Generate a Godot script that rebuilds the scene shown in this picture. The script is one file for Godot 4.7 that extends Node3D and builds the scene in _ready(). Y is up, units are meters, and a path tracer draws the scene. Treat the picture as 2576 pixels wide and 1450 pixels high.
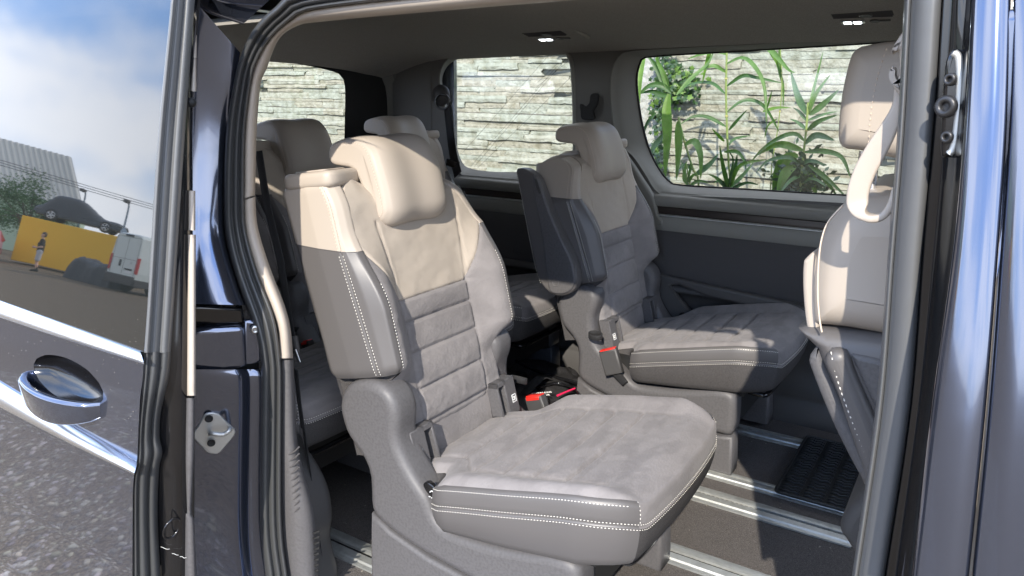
extends Node3D
# A parked van seen through its open sliding door. x runs to the van's front, y up, z out of its right-hand side.

const EXPOSURE := 2.5
const SKY_ENERGY := 1.5
const SUN_ENERGY := 0.85
const FLOOR := 0.55
const FOCAL := 1890.0
var eye := Vector3(0.0, 1.625, 1.748)
var axis_r: Vector3
var axis_u: Vector3
var axis_f: Vector3
var M := {}
var used_names := {}
var rng := RandomNumberGenerator.new()


# ------------------------------------------------------------------ photo pixel -> point on a plane
func U(px: float, py: float, axis: int, val: float) -> Vector3:
	var d := axis_r * ((px - 1288.0) / FOCAL) - axis_u * ((py - 725.0) / FOCAL) + axis_f
	return eye + d * ((val - eye[axis]) / d[axis])


func UL(l: Array, axis: int, val: float) -> PackedVector3Array:
	var r := PackedVector3Array()
	for i in range(0, l.size(), 2):
		r.append(U(l[i], l[i + 1], axis, val))
	return r


# ------------------------------------------------------------------ mesh helpers
func begin() -> SurfaceTool:
	var st := SurfaceTool.new()
	st.begin(Mesh.PRIMITIVE_TRIANGLES)
	return st


func tri(st: SurfaceTool, a: Vector3, b: Vector3, c: Vector3) -> void:
	st.add_vertex(a)
	st.add_vertex(b)
	st.add_vertex(c)


func quad(st: SurfaceTool, a: Vector3, b: Vector3, c: Vector3, d: Vector3) -> void:
	if a.distance_squared_to(c) < 1e-14:
		return
	tri(st, a, b, c)
	tri(st, a, c, d)


func grid(st: SurfaceTool, rows: Array, closed := false, group := 0) -> void:
	st.set_smooth_group(group)
	for i in rows.size() - 1:
		var p: PackedVector3Array = rows[i]
		var q: PackedVector3Array = rows[i + 1]
		var n := p.size()
		for j in (n if closed else n - 1):
			var k := (j + 1) % n
			quad(st, p[j], p[k], q[k], q[j])


func fill_loop(st: SurfaceTool, loop: PackedVector3Array, flip := false, group := -1) -> void:
	# flat cap over a planar loop
	var n := Vector3.ZERO
	for i in loop.size():
		n += (loop[i] - loop[0]).cross(loop[(i + 1) % loop.size()] - loop[0])
	if n.length() < 1e-12:
		return
	n = n.normalized()
	var ux := n.cross(Vector3.UP if absf(n.y) < 0.9 else Vector3.RIGHT).normalized()
	var uy := n.cross(ux)
	var p2 := PackedVector2Array()
	for p in loop:
		p2.append(Vector2(ux.dot(p - loop[0]), uy.dot(p - loop[0])))
	var t := Geometry2D.triangulate_polygon(p2)
	st.set_smooth_group(group)
	for i in range(0, t.size(), 3):
		if flip:
			tri(st, loop[t[i]], loop[t[i + 2]], loop[t[i + 1]])
		else:
			tri(st, loop[t[i]], loop[t[i + 1]], loop[t[i + 2]])


func inset(loop: PackedVector3Array, n: Vector3, d: float) -> PackedVector3Array:
	# moves every corner of a planar loop inwards by d; n is the plane's normal with the loop running counter-clockwise
	var r := PackedVector3Array()
	var m := loop.size()
	for i in m:
		var a := (loop[i] - loop[(i + m - 1) % m]).normalized()
		var b := (loop[(i + 1) % m] - loop[i]).normalized()
		var na := n.cross(a)
		var nb := n.cross(b)
		var s := na + nb
		var l := s.length()
		if l < 0.4:
			r.append(loop[i] + nb * d)
			continue
		s /= l
		r.append(loop[i] + s * d / maxf(0.45, s.dot(nb)))
	return r


# the same for deep insets: never past the offset outline
func safe_inset(loop: PackedVector3Array, n: Vector3, d: float) -> PackedVector3Array:
	if d < 0.006:
		return inset(loop, n, d)
	var ux := n.cross(Vector3.UP if absf(n.y) < 0.9 else Vector3.RIGHT).normalized()
	var uy := n.cross(ux)
	var o := loop[0]
	var p2 := PackedVector2Array()
	for p in loop:
		p2.append(Vector2(ux.dot(p - o), uy.dot(p - o)))
	var off := Geometry2D.offset_polygon(p2, -d, Geometry2D.JOIN_ROUND)
	if off.is_empty():
		return inset(loop, n, d)
	var q: PackedVector2Array = off[0]
	for k in off:
		if k.size() > q.size():
			q = k
	var r := PackedVector3Array()
	for a in p2:
		var best := q[0]
		var least := 1e9
		for i in q.size():
			var c := Geometry2D.get_closest_point_to_segment(a, q[i], q[(i + 1) % q.size()])
			var l := c.distance_squared_to(a)
			if l < least:
				least = l
				best = c
		r.append(o + ux * best.x + uy * best.y)
	return r


func loop_normal(loop: PackedVector3Array) -> Vector3:
	var n := Vector3.ZERO
	for i in loop.size():
		n += (loop[i] - loop[0]).cross(loop[(i + 1) % loop.size()] - loop[0])
	return n.normalized()


# a solid with that planar outline, pushed along dir, with rounded edges
func prism(st: SurfaceTool, loop_in: PackedVector3Array, dir: Vector3, bev := 0.004, segs := 2) -> void:
	var loop := loop_in.duplicate()
	var n := loop_normal(loop)
	var depth := dir.length()
	var d := dir / depth
	if n.dot(d) < 0.0:
		loop.reverse()
		n = -n
	bev = minf(bev, depth * 0.49)
	var rows := []
	for k in segs + 1:
		var a := PI * 0.5 * k / segs
		var ring := safe_inset(loop, n, bev * (1.0 - sin(a)))
		var w := bev * (1.0 - cos(a))
		for i in ring.size():
			ring[i] += d * w
		rows.append(ring)
	for k in range(segs, -1, -1):
		var a := PI * 0.5 * k / segs
		var ring := safe_inset(loop, n, bev * (1.0 - sin(a)))
		var w := depth - bev * (1.0 - cos(a))
		for i in ring.size():
			ring[i] += d * w
		rows.append(ring)
	st.set_smooth_group(2)
	for i in rows.size() - 1:
		var p: PackedVector3Array = rows[i]
		var q: PackedVector3Array = rows[i + 1]
		var m := p.size()
		for j in m:
			var k := (j + 1) % m
			st.set_smooth_group(-1 if i == segs and loop.size() < 9 else 2)
			quad(st, p[j], q[j], q[k], p[k])
	# caps keep the outline's own triangles, so that a tight inset leaves no hole
	var ux := n.cross(Vector3.UP if absf(n.y) < 0.9 else Vector3.RIGHT).normalized()
	var uy := n.cross(ux)
	var p2 := PackedVector2Array()
	for p in loop:
		p2.append(Vector2(ux.dot(p - loop[0]), uy.dot(p - loop[0])))
	var t := Geometry2D.triangulate_polygon(p2)
	var bot: PackedVector3Array = rows[0]
	var top: PackedVector3Array = rows[rows.size() - 1]
	st.set_smooth_group(-1)
	for i in range(0, t.size(), 3):
		tri(st, bot[t[i]], bot[t[i + 1]], bot[t[i + 2]])
		tri(st, top[t[i]], top[t[i + 2]], top[t[i + 1]])


func box(st: SurfaceTool, lo: Vector3, hi: Vector3, bev := 0.003) -> void:
	prism(st, PackedVector3Array([Vector3(lo.x, lo.y, lo.z), Vector3(hi.x, lo.y, lo.z), Vector3(hi.x, hi.y, lo.z), Vector3(lo.x, hi.y, lo.z)]), Vector3(0, 0, hi.z - lo.z), bev, 2)


func obox(st: SurfaceTool, c: Vector3, ax: Vector3, ay: Vector3, az: Vector3, bev := 0.003) -> void:
	# box round c with half axes
	prism(st, PackedVector3Array([c - ax - ay - az, c + ax - ay - az, c + ax + ay - az, c - ax + ay - az]), az * 2.0, bev, 2)


func curve(pts: PackedVector3Array, n: int, closed := false) -> PackedVector3Array:
	# Catmull-Rom through the points, n steps a span
	var r := PackedVector3Array()
	var m := pts.size()
	for i in (m if closed else m - 1):
		var p0 := pts[(i - 1 + m) % m] if closed or i > 0 else pts[0] * 2.0 - pts[1]
		var p1 := pts[i]
		var p2 := pts[(i + 1) % m]
		var p3 := pts[(i + 2) % m] if closed or i < m - 2 else pts[m - 1] * 2.0 - pts[m - 2]
		for k in n:
			r.append(p1.cubic_interpolate(p2, p0, p3, float(k) / n))
	if not closed:
		r.append(pts[m - 1])
	return r


func even(pts: PackedVector3Array, n: int, closed := false) -> PackedVector3Array:
	# n points at even distances along a path
	var p := pts.duplicate()
	if closed:
		p.append(p[0])
	var total := 0.0
	for i in p.size() - 1:
		total += p[i].distance_to(p[i + 1])
	var r := PackedVector3Array()
	var step := total / (n if closed else n - 1)
	var at := 0
	var gone := 0.0
	for k in n:
		var want := step * k
		while at < p.size() - 2 and gone + p[at].distance_to(p[at + 1]) < want:
			gone += p[at].distance_to(p[at + 1])
			at += 1
		var l := p[at].distance_to(p[at + 1])
		r.append(p[at].lerp(p[at + 1], clampf((want - gone) / maxf(l, 1e-9), 0.0, 1.0)))
	return r


func tangent(path: PackedVector3Array, i: int, closed := false) -> Vector3:
	var m := path.size()
	var a := path[(i - 1 + m) % m] if closed or i > 0 else path[i]
	var b := path[(i + 1) % m] if closed or i < m - 1 else path[i]
	return (b - a).normalized()


# a profile (x to the side, y along up) carried along a path
func sweep(st: SurfaceTool, path: PackedVector3Array, prof: PackedVector2Array, up: Vector3, closed_path := false, caps := true, group := 0, closed_prof := true) -> void:
	var rows := []
	for i in path.size():
		var t := tangent(path, i, closed_path)
		var s := t.cross(up).normalized()
		var u := s.cross(t)
		var row := PackedVector3Array()
		for p in prof:
			row.append(path[i] + s * p.x + u * p.y)
		rows.append(row)
	if closed_path:
		rows.append(rows[0])
	grid(st, rows, closed_prof, group)
	if caps and not closed_path:
		fill_loop(st, rows[0], true)
		fill_loop(st, rows[rows.size() - 1])


func circle(r: float, n: int, rx := 0.0) -> PackedVector2Array:
	var a := PackedVector2Array()
	for k in n:
		var t := TAU * k / n
		a.append(Vector2(cos(t) * (rx if rx > 0.0 else r), sin(t) * r))
	return a


func rounded_rect(w: float, h: float, r: float, n := 3) -> PackedVector2Array:
	# profile of width w and height h round the origin
	var a := PackedVector2Array()
	for c in [[1, 1, 0.0], [-1, 1, 0.5], [-1, -1, 1.0], [1, -1, 1.5]]:
		for k in n + 1:
			var t: float = (c[2] + 0.5 * k / n) * PI
			a.append(Vector2(c[0] * (w * 0.5 - r) + cos(t) * r, c[1] * (h * 0.5 - r) + sin(t) * r))
	return a


func tube(st: SurfaceTool, path: PackedVector3Array, r: float, n := 8, closed := false, r2 := -1.0) -> void:
	var rows := []
	var up := Vector3(0.31, 0.77, 0.55).normalized()
	for i in path.size():
		var t := tangent(path, i, closed)
		if absf(t.dot(up)) > 0.97:
			up = Vector3(0.9, 0.1, -0.4).normalized()
		var s := t.cross(up).normalized()
		up = s.cross(t).normalized()
		var rr := r if r2 < 0.0 else lerpf(r, r2, float(i) / (path.size() - 1))
		var row := PackedVector3Array()
		for k in n:
			var a := TAU * k / n
			row.append(path[i] + (s * cos(a) + up * sin(a)) * rr)
		rows.append(row)
	if closed:
		rows.append(rows[0])
	grid(st, rows, true, 0)
	if not closed:
		fill_loop(st, rows[0], true)
		fill_loop(st, rows[rows.size() - 1])


# turned shape: list of (radius, height) round an axis
func lathe(st: SurfaceTool, at: Vector3, ax: Vector3, prof: Array, n := 16) -> void:
	var s := ax.cross(Vector3(0.3, 0.8, 0.52)).normalized()
	var u := ax.cross(s).normalized()
	var rows := []
	for p in prof:
		var row := PackedVector3Array()
		for k in n:
			var a := TAU * k / n
			row.append(at + ax * p[1] + (s * cos(a) + u * sin(a)) * p[0])
		rows.append(row)
	grid(st, rows, true, 0)
	fill_loop(st, rows[0], true)
	fill_loop(st, rows[rows.size() - 1])


# thread: short slanted stitches sitting on a path
func stitch(st: SurfaceTool, path: PackedVector3Array, gap := 0.0062, long := 0.0042, r := 0.0007) -> void:
	var total := 0.0
	for i in path.size() - 1:
		total += path[i].distance_to(path[i + 1])
	var p := even(path, maxi(2, int(total / gap)))
	st.set_smooth_group(-1)
	for i in p.size() - 1:
		var t := (p[i + 1] - p[i]).normalized()
		var s := t.cross(Vector3(0.2, 0.9, 0.38)).normalized() * r
		var u := t.cross(s)
		var a := p[i]
		var b := p[i] + t * long
		var m := (a + b) * 0.5
		for k in 4:
			var c0: Vector3 = [s, u, -s, -u][k] * 1.4
			var c1: Vector3 = [u, -s, -u, s][k] * 1.4
			tri(st, a, m + c0, m + c1)
			tri(st, b, m + c1, m + c0)


# ------------------------------------------------------------------ surfaces given as a function of (u, v), cut along lines
# fn(u, v) -> point; cuts: callables (u, v) -> number, kept where all are > 0
func patch(st: SurfaceTool, fn: Callable, u0: float, u1: float, nu: int, v0: float, v1: float, nv: int, cuts: Array = [], group := 0) -> void:
	st.set_smooth_group(group)
	var pos := []
	var val := []
	for i in nu + 1:
		var row := PackedVector3Array()
		var rv := []
		for j in nv + 1:
			var u := lerpf(u0, u1, float(i) / nu)
			var v := lerpf(v0, v1, float(j) / nv)
			row.append(fn.call(u, v))
			if cuts:
				var least := 1e9
				for c in cuts:
					least = minf(least, c.call(u, v))
				rv.append(least)
		pos.append(row)
		val.append(rv)
	for i in nu:
		for j in nv:
			if cuts.is_empty():
				quad(st, pos[i][j], pos[i + 1][j], pos[i + 1][j + 1], pos[i][j + 1])
				continue
			var vs := [val[i][j], val[i + 1][j], val[i + 1][j + 1], val[i][j + 1]]
			if vs[0] > 0 and vs[1] > 0 and vs[2] > 0 and vs[3] > 0:
				quad(st, pos[i][j], pos[i + 1][j], pos[i + 1][j + 1], pos[i][j + 1])
				continue
			if vs[0] <= 0 and vs[1] <= 0 and vs[2] <= 0 and vs[3] <= 0:
				continue
			var cu := [[i, j], [i + 1, j], [i + 1, j + 1], [i, j + 1]]
			var poly := PackedVector3Array()
			for k in 4:
				var a: Array = cu[k]
				var b: Array = cu[(k + 1) % 4]
				var fa: float = vs[k]
				var fb: float = vs[(k + 1) % 4]
				if fa > 0:
					poly.append(pos[a[0]][a[1]])
				if (fa > 0) != (fb > 0):
					var t := fa / (fa - fb)
					poly.append(fn.call(lerpf(u0, u1, lerpf(a[0], b[0], t) / nu), lerpf(v0, v1, lerpf(a[1], b[1], t) / nv)))
			for k in range(1, poly.size() - 1):
				tri(st, poly[0], poly[k], poly[k + 1])


func hump(x: float, at: float, w: float) -> float:
	return exp(-((x - at) / w) ** 2)


func sstep(a: float, b: float, x: float) -> float:
	var t := clampf((x - a) / (b - a), 0.0, 1.0)
	return t * t * (3.0 - 2.0 * t)


# ------------------------------------------------------------------ nodes
func numbered(called: String) -> String:
	var n: int = used_names.get(called, 0)
	used_names[called] = n + 1
	return called if n == 0 else "%s_%03d" % [called, n]


func thing(called: String, label: String, category: String, at := Vector3.ZERO, group := "") -> Node3D:
	var o := Node3D.new()
	o.name = numbered(called)
	add_child(o)
	o.position = at
	o.set_meta("label", label)
	o.set_meta("category", category)
	if group:
		o.set_meta("group", group)
	return o


func finish(st: SurfaceTool) -> ArrayMesh:
	st.generate_normals()
	return st.commit()


# one named mesh under parent; points given in the scene's own space are moved into the parent's
func part(parent: Node3D, called: String, st: SurfaceTool, m: Material) -> MeshInstance3D:
	var o := MeshInstance3D.new()
	o.mesh = finish(st)
	o.mesh.surface_set_material(0, m)
	o.name = called
	parent.add_child(o, true)
	if parent != self:
		o.transform = parent.global_transform.affine_inverse() if not parent.has_meta("own_axes") else Transform3D()
	return o


func structure(called: String, st: SurfaceTool, m: Material) -> MeshInstance3D:
	var o := part(self, called, st, m)
	o.set_meta("kind", "structure")
	return o


# ------------------------------------------------------------------ materials (colours are real-world base colours, linear)
func lin(r: float, g: float, b: float, a := 1.0) -> Color:
	var c := Color(r, g, b).linear_to_srgb()
	c.a = a
	return c


func noise_tex(type: int, freq: float, seed_: int, normal := false, strength := 4.0, ramp: Array = [], size := 512, oct := 3) -> NoiseTexture2D:
	var f := FastNoiseLite.new()
	f.noise_type = type
	f.seed = seed_
	f.frequency = freq
	f.fractal_octaves = oct
	if oct <= 1:
		f.fractal_type = FastNoiseLite.FRACTAL_NONE
	var t := NoiseTexture2D.new()
	t.width = size
	t.height = size
	t.seamless = true
	t.noise = f
	if normal:
		t.as_normal_map = true
		t.bump_strength = strength
	elif ramp:
		var g := Gradient.new()
		g.offsets = PackedFloat32Array(ramp.map(func(x): return x[0]))
		g.colors = PackedColorArray(ramp.map(func(x): return x[1]))
		t.color_ramp = g
	return t


func mat(called: String, c: Color, rough: float, metal := 0.0, spec := 0.5) -> StandardMaterial3D:
	var m := StandardMaterial3D.new()
	m.resource_name = called
	m.albedo_color = c
	m.roughness = rough
	m.metallic = metal
	m.metallic_specular = spec
	M[called] = m
	return m


func grain(m: StandardMaterial3D, tex: Texture2D, scale: float, strength: float, world := false) -> StandardMaterial3D:
	m.uv1_triplanar = true
	m.uv1_world_triplanar = world
	m.uv1_scale = Vector3.ONE * scale
	m.normal_enabled = true
	m.normal_texture = tex
	m.normal_scale = strength
	return m


func mottled(m: StandardMaterial3D, tex: Texture2D, scale := 0.0) -> StandardMaterial3D:
	m.albedo_texture = tex
	if scale > 0.0:
		m.uv1_triplanar = true
		m.uv1_scale = Vector3.ONE * scale
	return m


# ------------------------------------------------------------------ camera, sky, sun
func make_camera_and_light() -> void:
	var yaw := deg_to_rad(32.37)
	var pitch := deg_to_rad(14.67)
	var roll := deg_to_rad(0.685)
	axis_f = Vector3(-sin(yaw) * cos(pitch), -sin(pitch), -cos(yaw) * cos(pitch))
	var r0 := Vector3(cos(yaw), 0, -sin(yaw))
	var u0 := r0.cross(axis_f)
	axis_r = r0 * cos(roll) + u0 * sin(roll)
	axis_u = -r0 * sin(roll) + u0 * cos(roll)
	var cam := Camera3D.new()
	cam.name = "camera"
	cam.fov = rad_to_deg(2.0 * atan(725.0 / FOCAL))
	cam.near = 0.05
	cam.far = 900.0
	add_child(cam)
	cam.transform = Transform3D(Basis(axis_r, axis_u, -axis_f), eye)
	cam.current = true

	var env := Environment.new()
	env.background_mode = Environment.BG_SKY
	env.tonemap_mode = Environment.TONE_MAPPER_LINEAR
	env.tonemap_exposure = EXPOSURE
	env.sdfgi_enabled = true
	env.ssao_enabled = true
	env.ssil_enabled = true
	var pano := PanoramaSkyMaterial.new()
	pano.panorama = ImageTexture.create_from_image(sky_image())
	pano.energy_multiplier = 1.0
	var sky := Sky.new()
	sky.sky_material = pano
	env.sky = sky
	env.background_energy_multiplier = SKY_ENERGY
	var we := WorldEnvironment.new()
	we.name = "surroundings"
	we.environment = env
	add_child(we)

	var sun := DirectionalLight3D.new()
	sun.name = "sun"
	sun.light_energy = SUN_ENERGY
	sun.light_color = Color(1.0, 0.965, 0.91)
	sun.light_angular_distance = 0.6
	sun.shadow_enabled = true
	add_child(sun)
	sun.look_at_from_position(Vector3.ZERO, Vector3(-0.344, -0.66, -1.0), Vector3.UP)


func sky_image() -> Image:
	# thin streaky cloud over blue, the same kind of sky all the way round
	var w := 768
	var h := 384
	var im := Image.create(w, h, false, Image.FORMAT_RGBF)
	var f := FastNoiseLite.new()
	f.noise_type = FastNoiseLite.TYPE_SIMPLEX_SMOOTH
	f.seed = 11
	f.frequency = 0.55
	f.fractal_octaves = 5
	f.domain_warp_enabled = true
	f.domain_warp_amplitude = 0.8
	f.domain_warp_frequency = 0.5
	for y in h:
		var up := (0.5 - (y + 0.5) / h) * PI
		for x in w:
			if up <= 0.0:
				im.set_pixel(x, y, Color(0.30, 0.29, 0.27))
				continue
			var a := (x + 0.5) / w * TAU
			var d := Vector3(cos(up) * sin(a), sin(up), cos(up) * cos(a))
			var k := 1.0 / (d.y + 0.22)
			var n := f.get_noise_3d(d.x * k * 0.9, d.z * k * 1.7, d.y * 0.6)
			var c := smoothstep(-0.42, 0.26, n)
			var hz := pow(1.0 - d.y, 4.0)
			var blue := Color(0.16, 0.36, 0.80).lerp(Color(0.52, 0.68, 0.90), hz)
			var col := blue.lerp(Color(0.93, 0.95, 1.0), c * 0.88)
			im.set_pixel(x, y, col)
	return im


# ------------------------------------------------------------------ materials
func make_materials() -> void:
	var n_leather := noise_tex(FastNoiseLite.TYPE_CELLULAR, 0.05, 3, true, 3.0, [], 512, 2)
	var n_fine := noise_tex(FastNoiseLite.TYPE_SIMPLEX_SMOOTH, 0.12, 5, true, 3.0, [], 512, 3)
	var n_soft := noise_tex(FastNoiseLite.TYPE_SIMPLEX_SMOOTH, 0.012, 8, true, 8.0, [], 512, 3)
	var n_weave := noise_tex(FastNoiseLite.TYPE_VALUE, 0.25, 9, true, 4.0, [], 512, 2)
	var brushed := noise_tex(FastNoiseLite.TYPE_SIMPLEX_SMOOTH, 0.008, 21, false, 0.0, [[0.0, Color(0.87, 0.87, 0.875)], [0.40, Color(0.93, 0.93, 0.93)], [0.5, Color(0.98, 0.98, 0.98)], [1.0, Color(1, 1, 1)]], 512, 5)
	var speck := noise_tex(FastNoiseLite.TYPE_VALUE, 0.35, 31, false, 0.0, [[0.0, Color(0.62, 0.62, 0.64)], [0.5, Color(0.84, 0.84, 0.84)], [0.8, Color(1, 1, 1)], [1.0, Color(1, 1, 1)]], 512, 2)
	var wornmap := noise_tex(FastNoiseLite.TYPE_SIMPLEX_SMOOTH, 0.02, 41, false, 0.0, [[0.0, Color(0.86, 0.86, 0.86)], [0.5, Color(0.95, 0.95, 0.95)], [1.0, Color(1, 1, 1)]], 512, 5)

	grain(mat("beige leather", lin(0.41, 0.358, 0.302), 0.5, 0.0, 0.45), n_leather, 14.0, 0.07)
	grain(mat("beige suede", lin(0.415, 0.362, 0.302), 0.95, 0.0, 0.2), n_fine, 9.0, 0.3)
	M["beige suede"].rim_enabled = true
	M["beige suede"].rim = 0.35
	grain(mat("grey suede", lin(0.235, 0.220, 0.217), 0.95, 0.0, 0.2), n_fine, 2.6, 0.25)
	M["grey suede"].albedo_texture = brushed
	M["grey suede"].uv1_scale = Vector3(3.6, 2.4, 1.5)
	M["grey suede"].rim_enabled = true
	M["grey suede"].rim = 0.45
	grain(mat("grey leather", lin(0.104, 0.098, 0.096), 0.42, 0.0, 0.5), n_leather, 14.0, 0.10)
	grain(mat("grey cloth", lin(0.105, 0.099, 0.097), 0.9, 0.0, 0.25), n_weave, 9.0, 0.6)
	M["grey cloth"].albedo_texture = speck
	grain(mat("grey plastic", lin(0.112, 0.108, 0.110), 0.48, 0.0, 0.45), n_fine, 12.0, 0.25)
	M["grey plastic"].albedo_texture = wornmap
	grain(mat("charcoal plastic", lin(0.060, 0.058, 0.057), 0.5, 0.0, 0.45), n_fine, 12.0, 0.25)
	grain(mat("beige plastic", lin(0.42, 0.366, 0.308), 0.42, 0.0, 0.45), n_fine, 10.0, 0.22)
	mat("thread", lin(0.72, 0.69, 0.62), 0.8)
	mat("beige thread", lin(0.62, 0.52, 0.42), 0.8)
	grain(mat("headliner", lin(0.50, 0.475, 0.42), 0.95, 0.0, 0.15), n_weave, 8.0, 0.4)
	M["headliner"].albedo_texture = speck
	grain(mat("trim", lin(0.205, 0.203, 0.182), 0.6, 0.0, 0.4), n_fine, 10.0, 0.3)
	grain(mat("trim dark", lin(0.14, 0.137, 0.128), 0.62, 0.0, 0.4), n_fine, 10.0, 0.3)
	grain(mat("panel cloth", lin(0.068, 0.066, 0.067), 0.9, 0.0, 0.3), n_weave, 8.0, 0.5)
	mottled(mat("wood", lin(0.035, 0.026, 0.021), 0.28, 0.0, 0.5), noise_tex(FastNoiseLite.TYPE_SIMPLEX_SMOOTH, 0.03, 77, false, 0.0, [[0.0, Color(0.5, 0.45, 0.4)], [1.0, Color(1, 1, 1)]], 256, 4), 1.0)
	M["wood"].uv1_scale = Vector3(0.6, 14.0, 14.0)
	mat("chrome", lin(0.80, 0.82, 0.85), 0.12, 1.0)
	mat("satin metal", lin(0.62, 0.63, 0.63), 0.34, 1.0)
	mat("satin silver", lin(0.78, 0.79, 0.80), 0.30, 1.0)
	mottled(mat("aluminium", lin(0.62, 0.64, 0.62), 0.46, 0.75), wornmap, 3.0)
	mat("dark metal", lin(0.05, 0.05, 0.052), 0.4, 0.6)
	mat("zinc", lin(0.60, 0.60, 0.57), 0.5, 0.8)
	mat("black gloss", lin(0.008, 0.008, 0.009), 0.12, 0.0, 0.6)
	mat("black matt", lin(0.012, 0.012, 0.012), 0.7)
	grain(mat("rubber", lin(0.055, 0.057, 0.058), 0.42, 0.0, 0.55), n_soft, 3.0, 0.06)
	grain(mat("rubber light", lin(0.105, 0.107, 0.108), 0.36, 0.0, 0.55), n_soft, 3.0, 0.06)
	var p := mat("paint", lin(0.132, 0.152, 0.212), 0.14, 0.9, 0.65)
	p.clearcoat_enabled = true
	p.clearcoat = 1.0
	p.clearcoat_roughness = 0.03
	grain(p, n_soft, 1.4, 0.018)
	var carpet := grain(mat("carpet", lin(0.165, 0.152, 0.144), 1.0, 0.0, 0.1), n_weave, 5.0, 0.8)
	carpet.albedo_texture = speck
	mat("belt", lin(0.018, 0.018, 0.019), 0.75, 0.0, 0.4)
	M["belt"].rim_enabled = true
	M["belt"].rim = 0.3
	mat("red", lin(0.75, 0.03, 0.02), 0.35)
	mat("white print", lin(0.75, 0.75, 0.73), 0.6)
	# clear window glass: a pane with a faint green body colour
	var g := mat("window glass", lin(0.10, 0.13, 0.11, 0.06), 0.02)
	g.transparency = BaseMaterial3D.TRANSPARENCY_ALPHA
	var dg := mat("dark glass", lin(0.010, 0.012, 0.012, 0.90), 0.02, 0.0, 0.72)
	dg.transparency = BaseMaterial3D.TRANSPARENCY_ALPHA
	dg.clearcoat_enabled = true
	dg.clearcoat = 1.0
	dg.clearcoat_roughness = 0.01
	mat("lit lamp", Color(1, 1, 1), 0.3)
	M["lit lamp"].emission_enabled = true
	M["lit lamp"].emission = Color(0.95, 0.98, 1.0)
	M["lit lamp"].emission_energy_multiplier = 4.0


# ------------------------------------------------------------------ the van
var van: Node3D


func strip(st: SurfaceTool, lpx: Array, rpx: Array, shape: Array, n := 8, group := 0) -> void:
	# a band between two traced edges; shape lists [share of the way across, z]
	var l := PackedVector3Array()
	var r := PackedVector3Array()
	for i in range(0, lpx.size(), 2):
		l.append(Vector3(lpx[i], lpx[i + 1], 0))
	for i in range(0, rpx.size(), 2):
		r.append(Vector3(rpx[i], rpx[i + 1], 0))
	l = even(curve(l, 8), n * 10)
	r = even(curve(r, 8), n * 10)
	var rows := []
	for s in shape:
		var row := PackedVector3Array()
		for i in l.size():
			var q := l[i].lerp(r[i], s[0])
			row.append(U(q.x, q.y, 2, s[1] + (s[2] * (q.y - 450.0) * 0.001 if s.size() > 2 else 0.0) + (s[3] * ((q.y - 450.0) / 300.0) ** 2 if s.size() > 3 else 0.0)))
		rows.append(row)
	grid(st, rows, false, group)


func bands(w: Array, z0: float, z1: float, high: float, n := 7) -> Array:
	# cross-section of round beads side by side: w lists [start, end] shares
	var r := []
	for b in w:
		for k in n + 1:
			var t := float(k) / n
			var s: float = lerpf(b[0], b[1], t)
			r.append([s, lerpf(z0, z1, s) + high * (b[2] if b.size() > 2 else 1.0) * sqrt(maxf(0.0, 1.0 - (2.0 * t - 1.0) ** 2))])
	return r


func roof_y(x: float, z: float) -> float:
	var y := lerpf(1.745, 1.772, clampf((0.8 - z) / 1.6, 0, 1)) + 0.022 * (x + 0.9) + 0.072 * pow(maxf(0.0, 1.0 - (z / 0.8) ** 2), 0.7)
	if x < -1.9:
		y -= 0.09 * ((-1.9 - x) / 0.4) ** 2
	return y


func roof_at(px: float, py: float) -> Vector3:
	var d := (axis_r * ((px - 1288.0) / FOCAL) - axis_u * ((py - 725.0) / FOCAL) + axis_f).normalized()
	var p := eye + d * 0.9
	for i in 700:
		p += d * 0.004
		if p.z < 0.75 and p.y >= roof_y(p.x, p.z):
			break
	return p


func to_rect(loop: PackedVector3Array, x0: float, x1: float, y0: float, y1: float, z: float) -> PackedVector3Array:
	var c := Vector2((x0 + x1) * 0.5, (y0 + y1) * 0.5)
	var h := Vector2((x1 - x0) * 0.5, (y1 - y0) * 0.5)
	var r := PackedVector3Array()
	for p in loop:
		var d := Vector2(p.x, p.y) - c
		var k := maxf(absf(d.x) / h.x, absf(d.y) / h.y)
		d /= k
		r.append(Vector3(c.x + d.x, c.y + d.y, z))
	return r


func with_z(loop: PackedVector3Array, z: float) -> PackedVector3Array:
	var r := loop.duplicate()
	for i in r.size():
		r[i].z = z
	return r


func make_van() -> void:
	van = thing("parked_van", "dark blue van with its sliding side door open, beige and grey seats inside", "van", Vector3(-0.8, 0, 0))
	make_floor()
	make_far_side()
	make_rear()
	make_roof()
	make_opening()
	make_sliding_door()
	make_front()


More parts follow.
